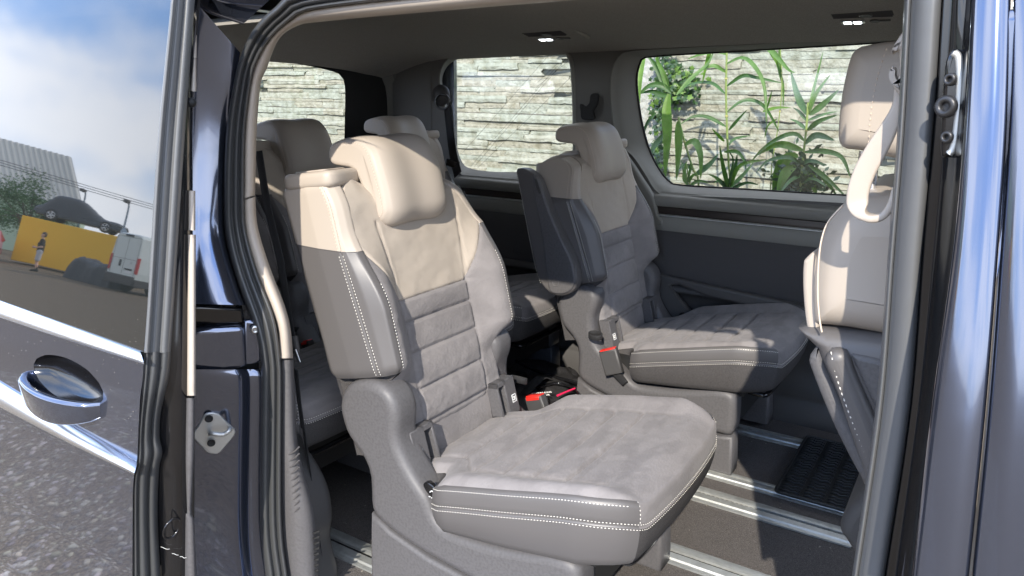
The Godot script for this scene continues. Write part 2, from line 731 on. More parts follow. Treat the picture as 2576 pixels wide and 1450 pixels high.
func make_floor() -> void:
	var st := begin()
	box(st, Vector3(-2.34, 0.44, -0.84), Vector3(1.3, FLOOR, 0.82), 0.01)
	var fl := part(van, "floor_carpet", st, M["carpet"])
	for r in [[0.61, 0.040], [0.196, 0.040], [-0.110, 0.040], [-0.243, 0.028], [-0.588, 0.034]]:
		var w: float = r[1]
		st = begin()
		var prof := PackedVector2Array()
		for p in [[-w, 0.0], [-w, 0.0045], [-w * 0.78, 0.0065], [-w * 0.70, 0.0105], [-w * 0.25, 0.0125], [-w * 0.22, 0.003], [w * 0.10, 0.003], [w * 0.13, 0.0105], [w * 0.30, 0.0125], [w * 0.52, 0.0125], [w * 0.55, 0.0085], [w * 0.9, 0.0075], [w, 0.0045], [w, 0.0]]:
			prof.append(Vector2(-p[0], p[1]))
		sweep(st, PackedVector3Array([Vector3(-2.2, FLOOR + 0.001, r[0]), Vector3(-1.2, FLOOR + 0.001, r[0]), Vector3(-0.16, FLOOR + 0.001, r[0])]), prof, Vector3.UP, false, true, -1)
		var rail := part(fl, "floor_rail", st, M["aluminium"])
		st = begin()
		# black toothed strip in the slot
		box(st, Vector3(-2.19, FLOOR + 0.004, r[0] - w * 0.21), Vector3(-0.17, FLOOR + 0.0055, r[0] + w * 0.09), 0.0005)
		for i in 110:
			var x := -1.6 + i * 0.013
			box(st, Vector3(x, FLOOR + 0.0055, r[0] + w * 0.0), Vector3(x + 0.007, FLOOR + 0.009, r[0] + w * 0.09), 0.0005)
		part(rail, "slot_insert", st, M["black matt"])
	# crumbs, grit and lint on the carpet
	rng.seed = 23
	st = begin()
	st.set_smooth_group(-1)
	for i in 420:
		var q := Vector3(rng.randf_range(-1.5, 0.0), FLOOR + 0.001, rng.randf_range(-0.55, 0.75))
		var r := rng.randf_range(0.0006, 0.0022)
		var a := rng.randf() * TAU
		var e := Vector3(cos(a), 0, sin(a)) * r * rng.randf_range(1.0, 2.5)
		var f := Vector3(-sin(a), 0, cos(a)) * r * 0.6
		tri(st, q - e, q + f + Vector3(0, r, 0), q + e)
		tri(st, q - e, q + e, q - f)
	var lint := part(fl, "lint_and_grit", st, M["grit"])
	lint.set_meta("kind", "stuff")


func wall_line(y: float, z: float) -> PackedVector3Array:
	return PackedVector3Array([Vector3(-1.95, y, z), Vector3(-1.3, y, z), Vector3(-0.4, y, z), Vector3(0.9, y, z)])


func make_far_side() -> void:
	var zt := -0.80
	var zg := -0.872
	# window beside the second row
	var inner := curve(UL([1640, 142, 1900, 126, 2165, 110, 2330, 101, 2400, 130, 2410, 260, 2408, 420, 2360, 500, 2130, 492, 1900, 478, 1712, 466, 1682, 455, 1655, 420, 1632, 370, 1616, 310, 1605, 240, 1603, 190, 1614, 155], 2, zg), 5, true)
	inner = even(inner, 120, true)
	var lip := curve(UL([1600, 127, 1900, 111, 2165, 96, 2345, 86, 2425, 110, 2440, 260, 2435, 430, 2390, 530, 2130, 512, 1900, 500, 1690, 492, 1650, 482, 1622, 436, 1590, 390, 1556, 362, 1540, 300, 1535, 210, 1550, 150], 2, zt), 5, true)
	lip = even(lip, 120, true)
	var wall := begin()
	var rect := to_rect(lip, -1.33, 0.42, 1.262, 1.83, zt - 0.004)
	var lip2 := with_z(lip, zt - 0.004)
	grid(wall, [rect, lip2], true, 1)
	var far := part(van, "side_wall", wall, M["trim dark"])
	var st := begin()
	var rows := [lip2]
	for k in 6:
		var t := k / 5.0
		var row := PackedVector3Array()
		for i in lip.size():
			var a := lip[i]
			row.append(Vector3(lerpf(a.x, inner[i].x, t * 0.12), lerpf(a.y, inner[i].y, t * 0.12), zt + 0.006 * sin(t * PI)))
		rows.append(row)
	for k in range(1, 6):
		var t := k / 5.0
		var row := PackedVector3Array()
		for i in lip.size():
			var a := lip[i].lerp(inner[i], 0.12 + 0.88 * t)
			row.append(Vector3(a.x, a.y, lerpf(zt, zg, t ** 1.4)))
		rows.append(row)
	grid(st, rows, true, 0)
	var surround := part(van, "window_surround", st, M["trim"])
	surround.set_meta("label", "grey surround of the window with reeds outside")
	st = begin()
	var edge := inset(inner, Vector3(0, 0, 1) * signf(loop_normal(inner).z), -0.01)
	prism(st, with_z(edge, zg - 0.009), Vector3(0, 0, 0.004), 0.001, 1)
	part(surround, "window_pane", st, M["window glass"])
	st = begin()
	tube(st, with_z(inner, zg + 0.002), 0.004, 6, true)
	part(surround, "window_gasket", st, M["black matt"])

	# rear side window
	inner = curve(UL([1153, 148, 1197, 139, 1300, 135, 1393, 132, 1415, 136, 1432, 155, 1438, 204, 1441, 296, 1440, 400, 1428, 428, 1390, 434, 1312, 433, 1234, 432, 1180, 423, 1162, 407, 1149, 370, 1134, 310, 1122, 250, 1112, 205, 1123, 170], 2, zg), 5, true)
	inner = even(inner, 120, true)
	lip = curve(UL([1140, 140, 1197, 131, 1300, 127, 1396, 124, 1422, 129, 1440, 150, 1446, 204, 1449, 296, 1450, 420, 1446, 462, 1400, 468, 1312, 466, 1234, 463, 1178, 452, 1154, 430, 1142, 380, 1127, 315, 1115, 250, 1105, 200, 1115, 162], 2, zt), 5, true)
	lip = even(lip, 120, true)
	st = begin()
	lip2 = with_z(lip, zt - 0.004)
	grid(st, [to_rect(lip, -2.03, -1.33, 1.262, 1.83, zt - 0.004), lip2], true, 1)
	part(far, "rear_wall_trim", st, M["trim dark"])
	st = begin()
	rows = [lip2]
	for k in 6:
		var t := k / 5.0
		var row := PackedVector3Array()
		for i in lip.size():
			var a := lip[i].lerp(inner[i], t)
			row.append(Vector3(a.x, a.y, lerpf(zt + 0.004 * sin(t * PI), zg, t ** 1.6)))
		rows.append(row)
	grid(st, rows, true, 0)
	var s3 := part(van, "window_surround", st, M["trim"])
	s3.set_meta("label", "grey surround of the small rear side window")
	st = begin()
	edge = inset(inner, Vector3(0, 0, 1) * signf(loop_normal(inner).z), -0.01)
	prism(st, with_z(edge, zg - 0.009), Vector3(0, 0, 0.004), 0.001, 1)
	part(s3, "window_pane", st, M["window glass"])
	st = begin()
	# printed aerial wires across the pane
	for w in [[1164, 384, 1384, 135], [1184, 419, 1400, 168], [1192, 421, 1414, 160], [1350, 219, 1432, 152], [1352, 208, 1402, 160], [1200, 424, 1436, 194]]:
		tube(st, PackedVector3Array([U(w[0], w[1], 2, zg - 0.0045), U(w[2], w[3], 2, zg - 0.0045)]), 0.0006, 4)
	part(s3, "aerial_wires", st, M["black matt"])

	# belt line, panel and lower wall as one moulded section carried along the van
	var secs := [
		["sill_ledge", "trim", [[-0.804, 1.285], [-0.800, 1.279], [-0.786, 1.276], [-0.776, 1.272], [-0.771, 1.264], [-0.772, 1.240], [-0.778, 1.2365]]],
		["wood_strip", "wood", [[-0.778, 1.2365], [-0.780, 1.233], [-0.779, 1.216], [-0.779, 1.2095]]],
		["metal_strip", "aluminium", [[-0.779, 1.2095], [-0.774, 1.209], [-0.7705, 1.2062], [-0.7705, 1.2040], [-0.777, 1.2035]]],
		["belt_band", "trim", [[-0.777, 1.2035], [-0.772, 1.200], [-0.768, 1.190], [-0.765, 1.158], [-0.768, 1.152]]],
		["door_panel", "panel cloth", [[-0.770, 1.154], [-0.762, 1.148], [-0.750, 1.10], [-0.742, 1.04], [-0.740, 0.99], [-0.746, 0.972]]],
		["lower_panel", "charcoal plastic", [[-0.746, 0.972], [-0.735, 0.966], [-0.725, 0.955], [-0.727, 0.945], [-0.760, 0.935], [-0.775, 0.90], [-0.778, 0.75], [-0.775, 0.66], [-0.750, 0.645], [-0.740, 0.635], [-0.738, 0.548]]],
	]
	for s in secs:
		st = begin()
		rows = []
		for p in s[2]:
			rows.append(wall_line(p[1], p[0]))
		grid(st, rows, false, 0 if s[0] in ["door_panel", "belt_band", "sill_ledge", "lower_panel"] else -1)
		part(far, s[0], st, M[s[1]])
	# sloping rim and pocket in the panel
	st = begin()
	prism(st, UL([1640, 684, 1660, 684, 1780, 712, 2010, 762, 2030, 775, 2030, 800, 1780, 742, 1712, 714, 1690, 716, 1760, 800, 1700, 830, 1640, 760], 2, -0.742), Vector3(0, 0, 0.028), 0.01, 3)
	part(far, "pocket_rim", st, M["charcoal plastic"])
	# curved reveal of the belt trim beside the seat
	st = begin()
	prism(st, curve(UL([1560, 372, 1590, 400, 1622, 448, 1650, 492, 1656, 512, 1664, 540, 1676, 552, 1668, 566, 1610, 562, 1585, 520, 1560, 430], 2, -0.795), 4, true), Vector3(0, 0, 0.030), 0.008, 3)
	part(far, "trim_shoulder", st, M["trim"])
	# coat hook on the pillar
	st = begin()
	prism(st, curve(UL([1465, 262, 1478, 268, 1488, 258, 1492, 238, 1508, 236, 1506, 262, 1496, 280, 1498, 300, 1470, 300, 1466, 280], 2, -0.79), 3, true), Vector3(0, 0, 0.02), 0.003, 2)
	part(far, "coat_hook", st, M["black matt"])
	# outer skin of that side, below and between its windows
	st = begin()
	box(st, Vector3(-2.45, 0.28, -0.95), Vector3(1.4, 1.262, -0.905), 0.02)
	box(st, Vector3(-2.45, 1.262, -0.94), Vector3(-1.99, 1.80, -0.90), 0.01)
	box(st, Vector3(-1.36, 1.262, -0.94), Vector3(-1.20, 1.80, -0.90), 0.01)
	box(st, Vector3(0.40, 1.262, -0.94), Vector3(0.52, 1.80, -0.90), 0.01)
	part(van, "outer_panel", st, M["paint"])
	# third-row belt on the rear pillar
	var belt := begin()
	var path := curve(PackedVector3Array([U(1125, 268, 2, -0.765), U(1132, 330, 2, -0.74), U(1140, 390, 2, -0.70), U(1152, 440, 2, -0.66)]), 6)
	sweep(belt, path, rounded_rect(0.002, 0.047, 0.0009, 1), Vector3(0.95, 0.2, 0.25))
	var b := part(van, "seat_belt", belt, M["belt"])
	st = begin()
	lathe(st, U(1112, 240, 2, -0.80), Vector3(0, 0, 1), [[0.042, 0.0], [0.044, 0.01], [0.036, 0.024], [0.012, 0.030]], 20)
	part(b, "belt_anchor", st, M["charcoal plastic"])
	st = begin()
	var ring := PackedVector3Array()
	var c := U(1113, 256, 2, -0.765)
	for k in 24:
		ring.append(c + Vector3(cos(TAU * k / 24) * 0.036, sin(TAU * k / 24) * 0.03, 0.0))
	tube(st, ring, 0.004, 8, true)
	part(b, "belt_ring", st, M["black gloss"])
	st = begin()
	obox(st, U(1139, 412, 2, -0.69), Vector3(0.034, -0.004, 0.006), Vector3(0.002, 0.014, 0.0), Vector3(0, 0, 0.009), 0.005)
	part(b, "belt_tongue", st, M["black gloss"])


func make_rear() -> void:
	# tailgate: frame and glass in the plane x = -2.3, right half traced, left half mirrored
	var xr := -2.30
	var half := UL([650, 148, 760, 163, 830, 178, 855, 188, 865, 204, 868, 235, 867, 300, 865, 400], 0, xr)
	var inner := PackedVector3Array()
	for p in half:
		inner.append(p)
	inner.append(Vector3(xr, 1.22, -0.54))
	inner.append(Vector3(xr, 1.19, -0.50))
	var right := inner.duplicate()
	right.reverse()
	for p in right:
		inner.append(Vector3(p.x, p.y, -p.z))
	inner = even(curve(inner, 4, true), 100, true)
	var outer := PackedVector3Array()
	for p in inner:
		var a := atan2(p.y - 1.48, p.z)
		var q := Vector2(cos(a) / 0.80, sin(a) / 0.285)
		var k := pow(pow(absf(q.x), 5.0) + pow(absf(q.y), 5.0), -0.2)
		outer.append(Vector3(xr + 0.03, 1.475 + sin(a) * k, cos(a) * k))
	var st := begin()
	var rows := [outer]
	for k in 4:
		var t := (k + 1) / 4.0
		var row := PackedVector3Array()
		for i in inner.size():
			var a := outer[i].lerp(inner[i], t)
			row.append(Vector3(xr + 0.03 - 0.03 * t, a.y, a.z))
		rows.append(row)
	grid(st, rows, true, 0)
	var gate := part(van, "tailgate_frame", st, M["black matt"])
	st = begin()
	var edge := PackedVector3Array()
	for p in inner:
		edge.append(Vector3(xr - 0.008, 1.48 + (p.y - 1.48) * 1.02, p.z * 1.02))
	prism(st, edge, Vector3(0.004, 0, 0), 0.001, 1)
	part(gate, "window_pane", st, M["window glass"])
	st = begin()
	for k in 11:
		var y := 1.69 - k * 0.038
		tube(st, PackedVector3Array([Vector3(xr - 0.003, y, -0.555), Vector3(xr - 0.003, y, 0.0), Vector3(xr - 0.003, y, 0.555)]), 0.0005, 4)
	part(gate, "heating_wires", st, M["black matt"])
	st = begin()
	# lighter trim round the tailgate opening and the corner pillars
	var ring2 := PackedVector3Array()
	for p in outer:
		ring2.append(Vector3(xr + 0.075, 1.475 + (p.y - 1.475) * 1.06, p.z * 1.025))
	grid(st, [outer, ring2], true, 0)
	part(van, "tailgate_surround", st, M["trim"])
	st = begin()
	var wide := PackedVector3Array()
	for p in ring2:
		wide.append(Vector3(xr + 0.14, 1.475 + (p.y - 1.475) * 1.32, clampf(p.z * 1.3, -0.84, 0.84)))
	grid(st, [ring2, wide], true, 0)
	box(st, Vector3(-2.24, 1.24, -0.83), Vector3(-2.025, 1.82, -0.800), 0.006)
	part(van, "rear_pillar_trim", st, M["trim dark"])
	st = begin()
	box(st, Vector3(-2.42, 0.3, -0.93), Vector3(-2.33, 1.24, 0.93), 0.02)
	part(van, "tailgate_panel", st, M["paint"])
	st = begin()
	box(st, Vector3(-2.30, 0.55, -0.80), Vector3(-2.26, 1.22, 0.80), 0.01)
	part(van, "tailgate_lining", st, M["charcoal plastic"])
	# trim of the near rear corner behind the sliding door
	st = begin()
	box(st, Vector3(-2.30, 0.55, 0.80), Vector3(-1.36, 1.25, 0.83), 0.01)
	box(st, Vector3(-1.62, 1.25, 0.78), Vector3(-1.30, 1.76, 0.82), 0.01)
	part(van, "rear_side_trim", st, M["trim dark"])
	st = begin()
	box(st, Vector3(-2.40, 0.28, 0.88), Vector3(-1.40, 1.26, 0.93), 0.02)
	box(st, Vector3(-1.60, 1.26, 0.84), Vector3(-1.38, 1.80, 0.89), 0.02)
	part(van, "rear_side_panel", st, M["paint"])


func make_roof() -> void:
	var st := begin()
	patch(st, func(u: float, v: float): return Vector3(u, roof_y(u, v), v), -2.28, 1.0, 56, -0.83, 0.80, 40)
	var head := part(van, "headliner", st, M["headliner"])
	st = begin()
	patch(st, func(u: float, v: float): return Vector3(u, 1.885 + 0.02 * (1.0 - (v / 0.9) ** 2) - maxf(0.0, absf(v) - 0.78) ** 2 * 4.0 - (0.1 * ((-1.9 - u) / 0.5) ** 2 if u < -1.9 else 0.0), v), -2.38, 1.05, 30, -0.94, 0.90, 30)
	part(van, "roof_skin", st, M["paint"])
	# two air outlets with reading lamps above the far windows
	for l in [[1374, 92, 1400, 50, 1], [2147, 47, 2185, 8, 1]]:
		var p := roof_at(l[0], l[1])
		var n := Vector3(0.0, -1.0, 0.18).normalized()
		var ax := Vector3(1, 0, 0)
		var az := n.cross(ax).normalized()
		if az.z > 0:
			az = -az
		# moulded console
		st = begin()
		var loop := PackedVector3Array()
		for q in [[-0.10, -0.062], [0.115, -0.062], [0.15, -0.03], [0.155, 0.09], [0.13, 0.12], [-0.12, 0.12], [-0.15, 0.09], [-0.13, -0.03]]:
			loop.append(p + ax * q[0] - az * q[1] + n * -0.006)
		prism(st, loop, n * 0.013, 0.006, 3)
		var con := part(head, "air_console", st, M["headliner"])
		st = begin()
		obox(st, p + n * 0.0085, ax * 0.030, az * 0.013, n * 0.0025, 0.002)
		var lamp := part(con, "reading_lamp", st, M["satin metal"])
		for s in [-1, 1]:
			st = begin()
			obox(st, p + n * 0.0115 + ax * 0.0125 * s, ax * 0.0095, az * 0.008, n * 0.0012, 0.0015)
			part(con, "lamp_lens", st, M["lit lamp"])
		var spot := AreaLight3D.new()
		spot.name = "reading_light"
		spot.area_size = Vector2(0.04, 0.016)
		spot.light_energy = 0.012
		spot.light_color = Color(0.93, 0.97, 1.0)
		spot.shadow_enabled = true
		add_child(spot)
		spot.look_at_from_position(p + n * 0.016, p + n * 0.5, Vector3.RIGHT)
		st = begin()
		var e := p + ax * 0.055 - az * 0.003 + n * 0.008
		lathe(st, e, n, [[0.013, 0.0], [0.013, 0.0025], [0.011, 0.003]], 18)
		obox(st, e + ax * 0.022, ax * 0.016, az * 0.0045, n * 0.0025, 0.0015)
		part(con, "lamp_switch", st, M["charcoal plastic"])
		# louvred outlet
		var v := p + ax * 0.03 - az * 0.068 + n * 0.0055
		st = begin()
		obox(st, v, ax * 0.075, az * 0.026, n * 0.002, 0.002)
		var vent := part(con, "air_vent", st, M["black matt"])
		for k in 4:
			st = begin()
			obox(st, v + az * (-0.019 + k * 0.0125) + n * 0.003, ax * 0.072, az * 0.0035 + n * 0.002, n * 0.001, 0.0005)
			part(con, "vent_slat", st, M["charcoal plastic"])
		st = begin()
		lathe(st, v + n * 0.003 + ax * 0.01, n, [[0.017, 0.0], [0.017, 0.004], [0.014, 0.005]], 18)
		part(con, "vent_thumbwheel", st, M["charcoal plastic"])


# a pixel on the slanting painted face of the rear door pillar
func JU(px: float, py: float, off := 0.0) -> Vector3:
	return U(px, py, 2, 0.972 - 0.0006 * (px - 470.0) + off)


func JL(l: Array, off: float) -> PackedVector3Array:
	var r := PackedVector3Array()
	for i in range(0, l.size(), 2):
		r.append(JU(l[i], l[i + 1], off))
	return r


func make_opening() -> void:
	# rubber seal round the opening: rear side and top corner
	var st := begin()
	var sl := [670, 1470, 654, 1309, 657, 970, 654, 900, 640, 830, 600, 720, 569, 610, 562, 505, 569, 331, 590, 200, 606, 140, 640, 70, 700, 12, 760, -20, 1100, -70, 1500, -105, 2000, -140, 2210, -150]
	var sr := [726, 1470, 708, 1309, 708, 970, 705, 900, 690, 800, 648, 690, 618, 580, 614, 505, 616, 331, 632, 200, 648, 150, 682, 95, 735, 48, 800, 22, 1130, -15, 1500, -50, 2000, -85, 2200, -95]
	strip(st, sl, sr, [[-0.02, 0.84]] + bands([[0.0, 0.40], [0.40, 0.72, 0.7], [0.76, 1.0, 0.8]], 0.862, 0.846, 0.012) + [[1.02, 0.83]], 10)
	var seal := part(van, "door_seal", st, M["rubber"])
	# beige lining between seal and cabin, then the grey lower lining
	st = begin()
	strip(st, [703, 902, 700, 830, 684, 780, 645, 685, 618, 585, 613, 505], [737, 902, 731, 830, 716, 770, 676, 665, 648, 570, 642, 495], [[-0.05, 0.83], [0.0, 0.842], [0.25, 0.846], [0.6, 0.84], [0.85, 0.828], [1.0, 0.805], [1.0, 0.75]], 6)
	part(van, "pillar_lining", st, M["beige plastic"]).set_meta("label", "lower beige lining of the rear door pillar")
	st = begin()
	strip(st, [613, 499, 616, 331, 632, 200, 648, 150, 682, 95, 735, 48, 800, 22, 1130, -15, 1500, -50, 2000, -85], [641, 491, 645, 331, 655, 210, 668, 178, 700, 100, 745, 66, 800, 55, 1000, 36, 1400, 3, 2000, -40], [[-0.05, 0.83], [0.0, 0.842], [0.25, 0.846], [0.6, 0.84], [0.85, 0.828], [1.0, 0.805], [1.02, 0.75]], 12)
	part(van, "pillar_lining", st, M["beige plastic"]).set_meta("label", "upper beige lining of the door opening")
	st = begin()
	strip(st, [722, 1470, 706, 1309, 706, 970, 703, 907], [800, 1470, 790, 1300, 762, 1180, 748, 1115, 742, 1000, 738, 906], [[-0.1, 0.82], [0.0, 0.836], [0.3, 0.84], [0.7, 0.832], [1.0, 0.80], [1.0, 0.72]], 8)
	var low := part(van, "pillar_lining", st, M["grey plastic"])
	low.set_meta("label", "lower grey lining of the rear door pillar")
	st = begin()
	# vent slats low in the lining, and the ribbed grip above them
	for k in 9:
		var y := 1340.0 + k * 14.0
		prism(st, UL([786 - k * 0.6, y, 806 - k * 0.4, y - 6, 806 - k * 0.4, y - 1, 786 - k * 0.6, y + 5], 2, 0.806), Vector3(0, 0, 0.004), 0.001, 1)
	part(low, "vent_slats", st, M["black matt"])
	st = begin()
	for k in 10:
		var y := 1125.0 + k * 17.0
		tube(st, curve(UL([724, y + 20, 740, y + 12, 752, y], 2, 0.8365), 4), 0.0017, 6)
	part(low, "grip_ribs", st, M["grey plastic"])
	# wheel-arch box inside, behind the lining
	st = begin()
	prism(st, curve(UL([745, 1100, 790, 1130, 835, 1210, 850, 1290, 845, 1350, 860, 1480, 740, 1480], 2, 0.70), 4, true), Vector3(0, 0, 0.10), 0.03, 4)
	part(van, "wheel_arch_cover", st, M["charcoal plastic"])
	# belt of the second row running down inside the pillar
	st = begin()
	sweep(st, PackedVector3Array([U(650, 380, 2, 0.70), U(672, 520, 2, 0.70), U(704, 650, 2, 0.70), U(733, 850, 2, 0.72)]), rounded_rect(0.002, 0.044, 0.0009, 1), Vector3(0.9, 0.25, 0.35))
	sweep(st, PackedVector3Array([U(744, 930, 2, 0.735), U(752, 1010, 2, 0.735), U(762, 1080, 2, 0.735)]), rounded_rect(0.002, 0.020, 0.0009, 1), Vector3(0.9, 0.2, 0.3))
	sweep(st, PackedVector3Array([U(764, 1080, 2, 0.735), U(780, 1200, 2, 0.735), U(795, 1300, 2, 0.735), U(815, 1470, 2, 0.735)]), rounded_rect(0.002, 0.046, 0.0009, 1), Vector3(0.8, 0.1, 0.55))
	var bl := part(van, "seat_belt", st, M["belt"])
	st = begin()
	obox(st, U(741, 868, 2, 0.735), Vector3(0.010, 0.003, 0), Vector3(-0.003, 0.018, 0), Vector3(0, 0, 0.006), 0.004)
	part(bl, "belt_tongue", st, M["charcoal plastic"])
	st = begin()
	sweep(st, PackedVector3Array([U(742, 880, 2, 0.742), U(753, 912, 2, 0.742)]), rounded_rect(0.003, 0.012, 0.001, 1), Vector3(0.9, 0.1, 0.3))
	part(bl, "buckle_plate", st, M["satin metal"])

	# painted pillar between the open door and the seal
	st = begin()
	strip(st, [470, -20, 478, 200, 480, 400, 476, 600, 474, 765], [600, 128, 585, 220, 568, 331, 561, 505, 566, 610, 596, 720, 614, 768], [[-0.15, 0.922, 0.10, 0.020], [0.0, 0.912, 0.10, 0.018], [0.25, 0.9005, 0.10, 0.013], [0.5, 0.889, 0.10, 0.009], [0.82, 0.872, 0.10, 0.003], [0.92, 0.866, 0.09], [1.0, 0.855, 0.07], [1.03, 0.845]], 8)
	var jamb := part(van, "door_pillar", st, M["paint"])
	st = begin()
	strip(st, [470, 930, 470, 1100, 466, 1300, 460, 1470], [648, 930, 656, 985, 652, 1309, 668, 1470], [[-0.2, 0.995], [0.0, 0.972], [0.33, 0.9352], [0.66, 0.8984], [0.76, 0.887], [0.82, 0.871], [0.88, 0.862], [1.0, 0.858], [1.03, 0.85]], 8)
	part(jamb, "lower_pillar", st, M["paint"])
	# gutter corner above it
	st = begin()
	strip(st, [470, -20, 520, 30, 610, 62], [480, -60, 560, -20, 690, -12], [[0.0, 0.905], [0.2, 0.918], [0.45, 0.915], [0.7, 0.93], [1.0, 0.95]], 6)
	part(jamb, "roof_gutter", st, M["paint"])
	# ledge and cover over the roller track, then the lock striker: all on the slanting face of the pillar
	var jn := (JU(590, 1085) - JU(480, 1085)).cross(JU(535, 1140) - JU(535, 1040)).normalized()
	if jn.z < 0:
		jn = -jn
	st = begin()
	prism(st, JL([466, 757, 606, 764, 613, 802, 466, 802], -0.03), jn * 0.028, 0.006, 3)
	part(jamb, "track_ledge", st, M["black gloss"])
	st = begin()
	prism(st, JL([466, 812, 596, 802, 611, 806, 617, 900, 602, 908, 466, 926], -0.03), jn * 0.040, 0.010, 4)
	var cover := part(jamb, "track_cover", st, M["paint"])
	st = begin()
	prism(st, JL([612, 800, 645, 803, 654, 815, 656, 900, 645, 908, 614, 912], -0.012), jn * 0.014, 0.005, 3)
	part(cover, "cover_tab", st, M["paint"])
	st = begin()
	lathe(st, JU(641, 829, 0.002), jn, [[0.0085, -0.002], [0.0085, 0.001], [0.0065, 0.004], [0.0035, 0.004], [0.0025, 0.0015]], 18)
	part(cover, "bolt", st, M["satin metal"])
	st = begin()
	prism(st, JL([466, 912, 648, 905, 650, 945, 466, 958], -0.045), jn * 0.02, 0.002, 2)
	part(jamb, "track_recess", st, M["black matt"])

	st = begin()
	prism(st, curve(JL([483, 1088, 500, 1062, 512, 1040, 524, 1034, 548, 1036, 570, 1058, 589, 1075, 588, 1090, 570, 1112, 553, 1132, 540, 1137, 518, 1132, 506, 1118, 486, 1098], -0.004), 2, true), jn * 0.010, 0.002, 2)
	var striker := part(jamb, "lock_striker", st, M["zinc"])
	st = begin()
	tube(st, curve(PackedVector3Array([JU(528, 1092, 0.004), JU(530, 1091, 0.020), JU(545, 1093, 0.024), JU(562, 1093, 0.024), JU(578, 1082, 0.022), JU(577, 1078, 0.004)]), 6), 0.0042, 10)
	part(striker, "striker_loop", st, M["zinc"])
	for q in [[525, 1054], [531, 1115]]:
		st = begin()
		lathe(st, JU(q[0], q[1], 0.006), jn, [[0.0075, 0.0], [0.0075, 0.0012], [0.0058, 0.0015], [0.0048, 0.0004], [0.0028, 0.0004]], 18)
		part(striker, "striker_bolt", st, M["black matt"])
	# front side of the opening: seal bead, lining edge, jamb and the painted post
	st = begin()
	var sl2 := [2279, -30, 2262, 305, 2237, 631, 2206, 1026, 2143, 1470]
	var sr2 := [2371, -30, 2349, 305, 2320, 631, 2290, 1026, 2222, 1470]
	var skin := [2442, -30, 2423, 305, 2395, 631, 2341, 1026, 2290, 1470]
	var gap := [2545, -30, 2535, 305, 2513, 631, 2482, 1026, 2437, 1470]
	strip(st, sl2, sr2, [[-0.03, 0.80], [-0.01, 0.83]] + bands([[0.0, 0.16, 0.5], [0.17, 1.0, 1.0]], 0.846, 0.862, 0.017, 10) + [[1.02, 0.84]], 10)
	part(van, "door_seal", st, M["rubber light"])
	st = begin()
	strip(st, sr2, skin, [[-0.1, 0.845], [0.15, 0.872], [0.3, 0.866], [0.5, 0.885], [0.62, 0.905], [0.8, 0.915, 0.03], [0.92, 0.93, 0.05], [1.02, 0.945, 0.055]], 10)
	part(van, "front_door_jamb", st, M["black gloss"])
	st = begin()
	strip(st, skin, gap, [[0.0, 0.938, 0.055], [0.03, 0.947, 0.06], [0.1, 0.953, 0.06], [0.25, 0.957, 0.06], [0.6, 0.958, 0.06], [0.92, 0.957, 0.06], [0.98, 0.952, 0.06], [1.0, 0.940, 0.06]], 10)
	part(van, "front_pillar", st, M["paint"])
	st = begin()
	strip(st, gap, [2760, -30, 2760, 305, 2750, 631, 2740, 1026, 2720, 1470], [[0.02, 0.935, 0.06], [0.03, 0.950, 0.06], [0.06, 0.957, 0.06], [0.3, 0.960, 0.06], [1.0, 0.962, 0.06]], 10)
	part(van, "front_door_edge", st, M["paint"])
	# latch fitting in the jamb
	st = begin()
	prism(st, curve(UL([2402, 128, 2418, 140, 2424, 180, 2420, 300, 2408, 370, 2396, 388, 2376, 392, 2372, 360, 2376, 250, 2384, 160], 2, 0.880), 3, true), Vector3(0, 0, 0.030), 0.004, 2)
	var latch := part(van, "latch_plate", st, M["black gloss"])
	st = begin()
	tube(st, curve(UL([2400, 132, 2413, 150, 2416, 220, 2410, 310, 2400, 372, 2388, 388], 2, 0.911), 5), 0.0036, 8)
	part(latch, "latch_rim", st, M["zinc"])
	for q in [[2384, 268, 0.0105], [2396, 200, 0.006], [2388, 345, 0.006]]:
		st = begin()
		lathe(st, U(q[0], q[1], 2, 0.909), Vector3(-0.4, 0, 0.9), [[q[2], 0.0], [q[2], 0.004], [q[2] * 0.75, 0.007], [q[2] * 0.4, 0.006], [q[2] * 0.35, 0.002]], 18)
		part(latch, "latch_bolt", st, M["dark metal"])


# ------------------------------------------------------------------ the open sliding door
func door_z(y: float) -> float:
	if y > 1.215:
		return 1.13 - (y - 1.215) * 0.196
	var k := [[1.215, 1.130], [1.16, 1.139], [1.10, 1.143], [1.02, 1.145], [0.95, 1.142], [0.80, 1.136], [0.60, 1.122], [0.30, 1.09]]
	for i in k.size() - 1:
		if y > k[i + 1][0]:
			return lerpf(k[i + 1][1], k[i][1], (y - k[i + 1][0]) / (k[i][0] - k[i + 1][0]))
	return 1.09


func D(px: float, py: float, off := 0.0) -> Vector3:
	var z := 1.13
	var p := Vector3.ZERO
	for i in 14:
		p = U(px, py, 2, z)
		z = door_z(p.y) + off
	return p


func dstrip(st: SurfaceTool, lpx: Array, rpx: Array, shape: Array, n := 8, group := 0) -> void:
	var l := PackedVector3Array()
	var r := PackedVector3Array()
	for i in range(0, lpx.size(), 2):
		l.append(Vector3(lpx[i], lpx[i + 1], 0))
	for i in range(0, rpx.size(), 2):
		r.append(Vector3(rpx[i], rpx[i + 1], 0))
	l = even(curve(l, 6), n * 10)
	r = even(curve(r, 6), n * 10)
	var rows := []
	for s in shape:
		var row := PackedVector3Array()
		for i in l.size():
			var q := l[i].lerp(r[i], s[0])
			row.append(D(q.x, q.y, s[1]))
		rows.append(row)
	grid(st, rows, false, group)


var door_edge := PackedVector2Array()


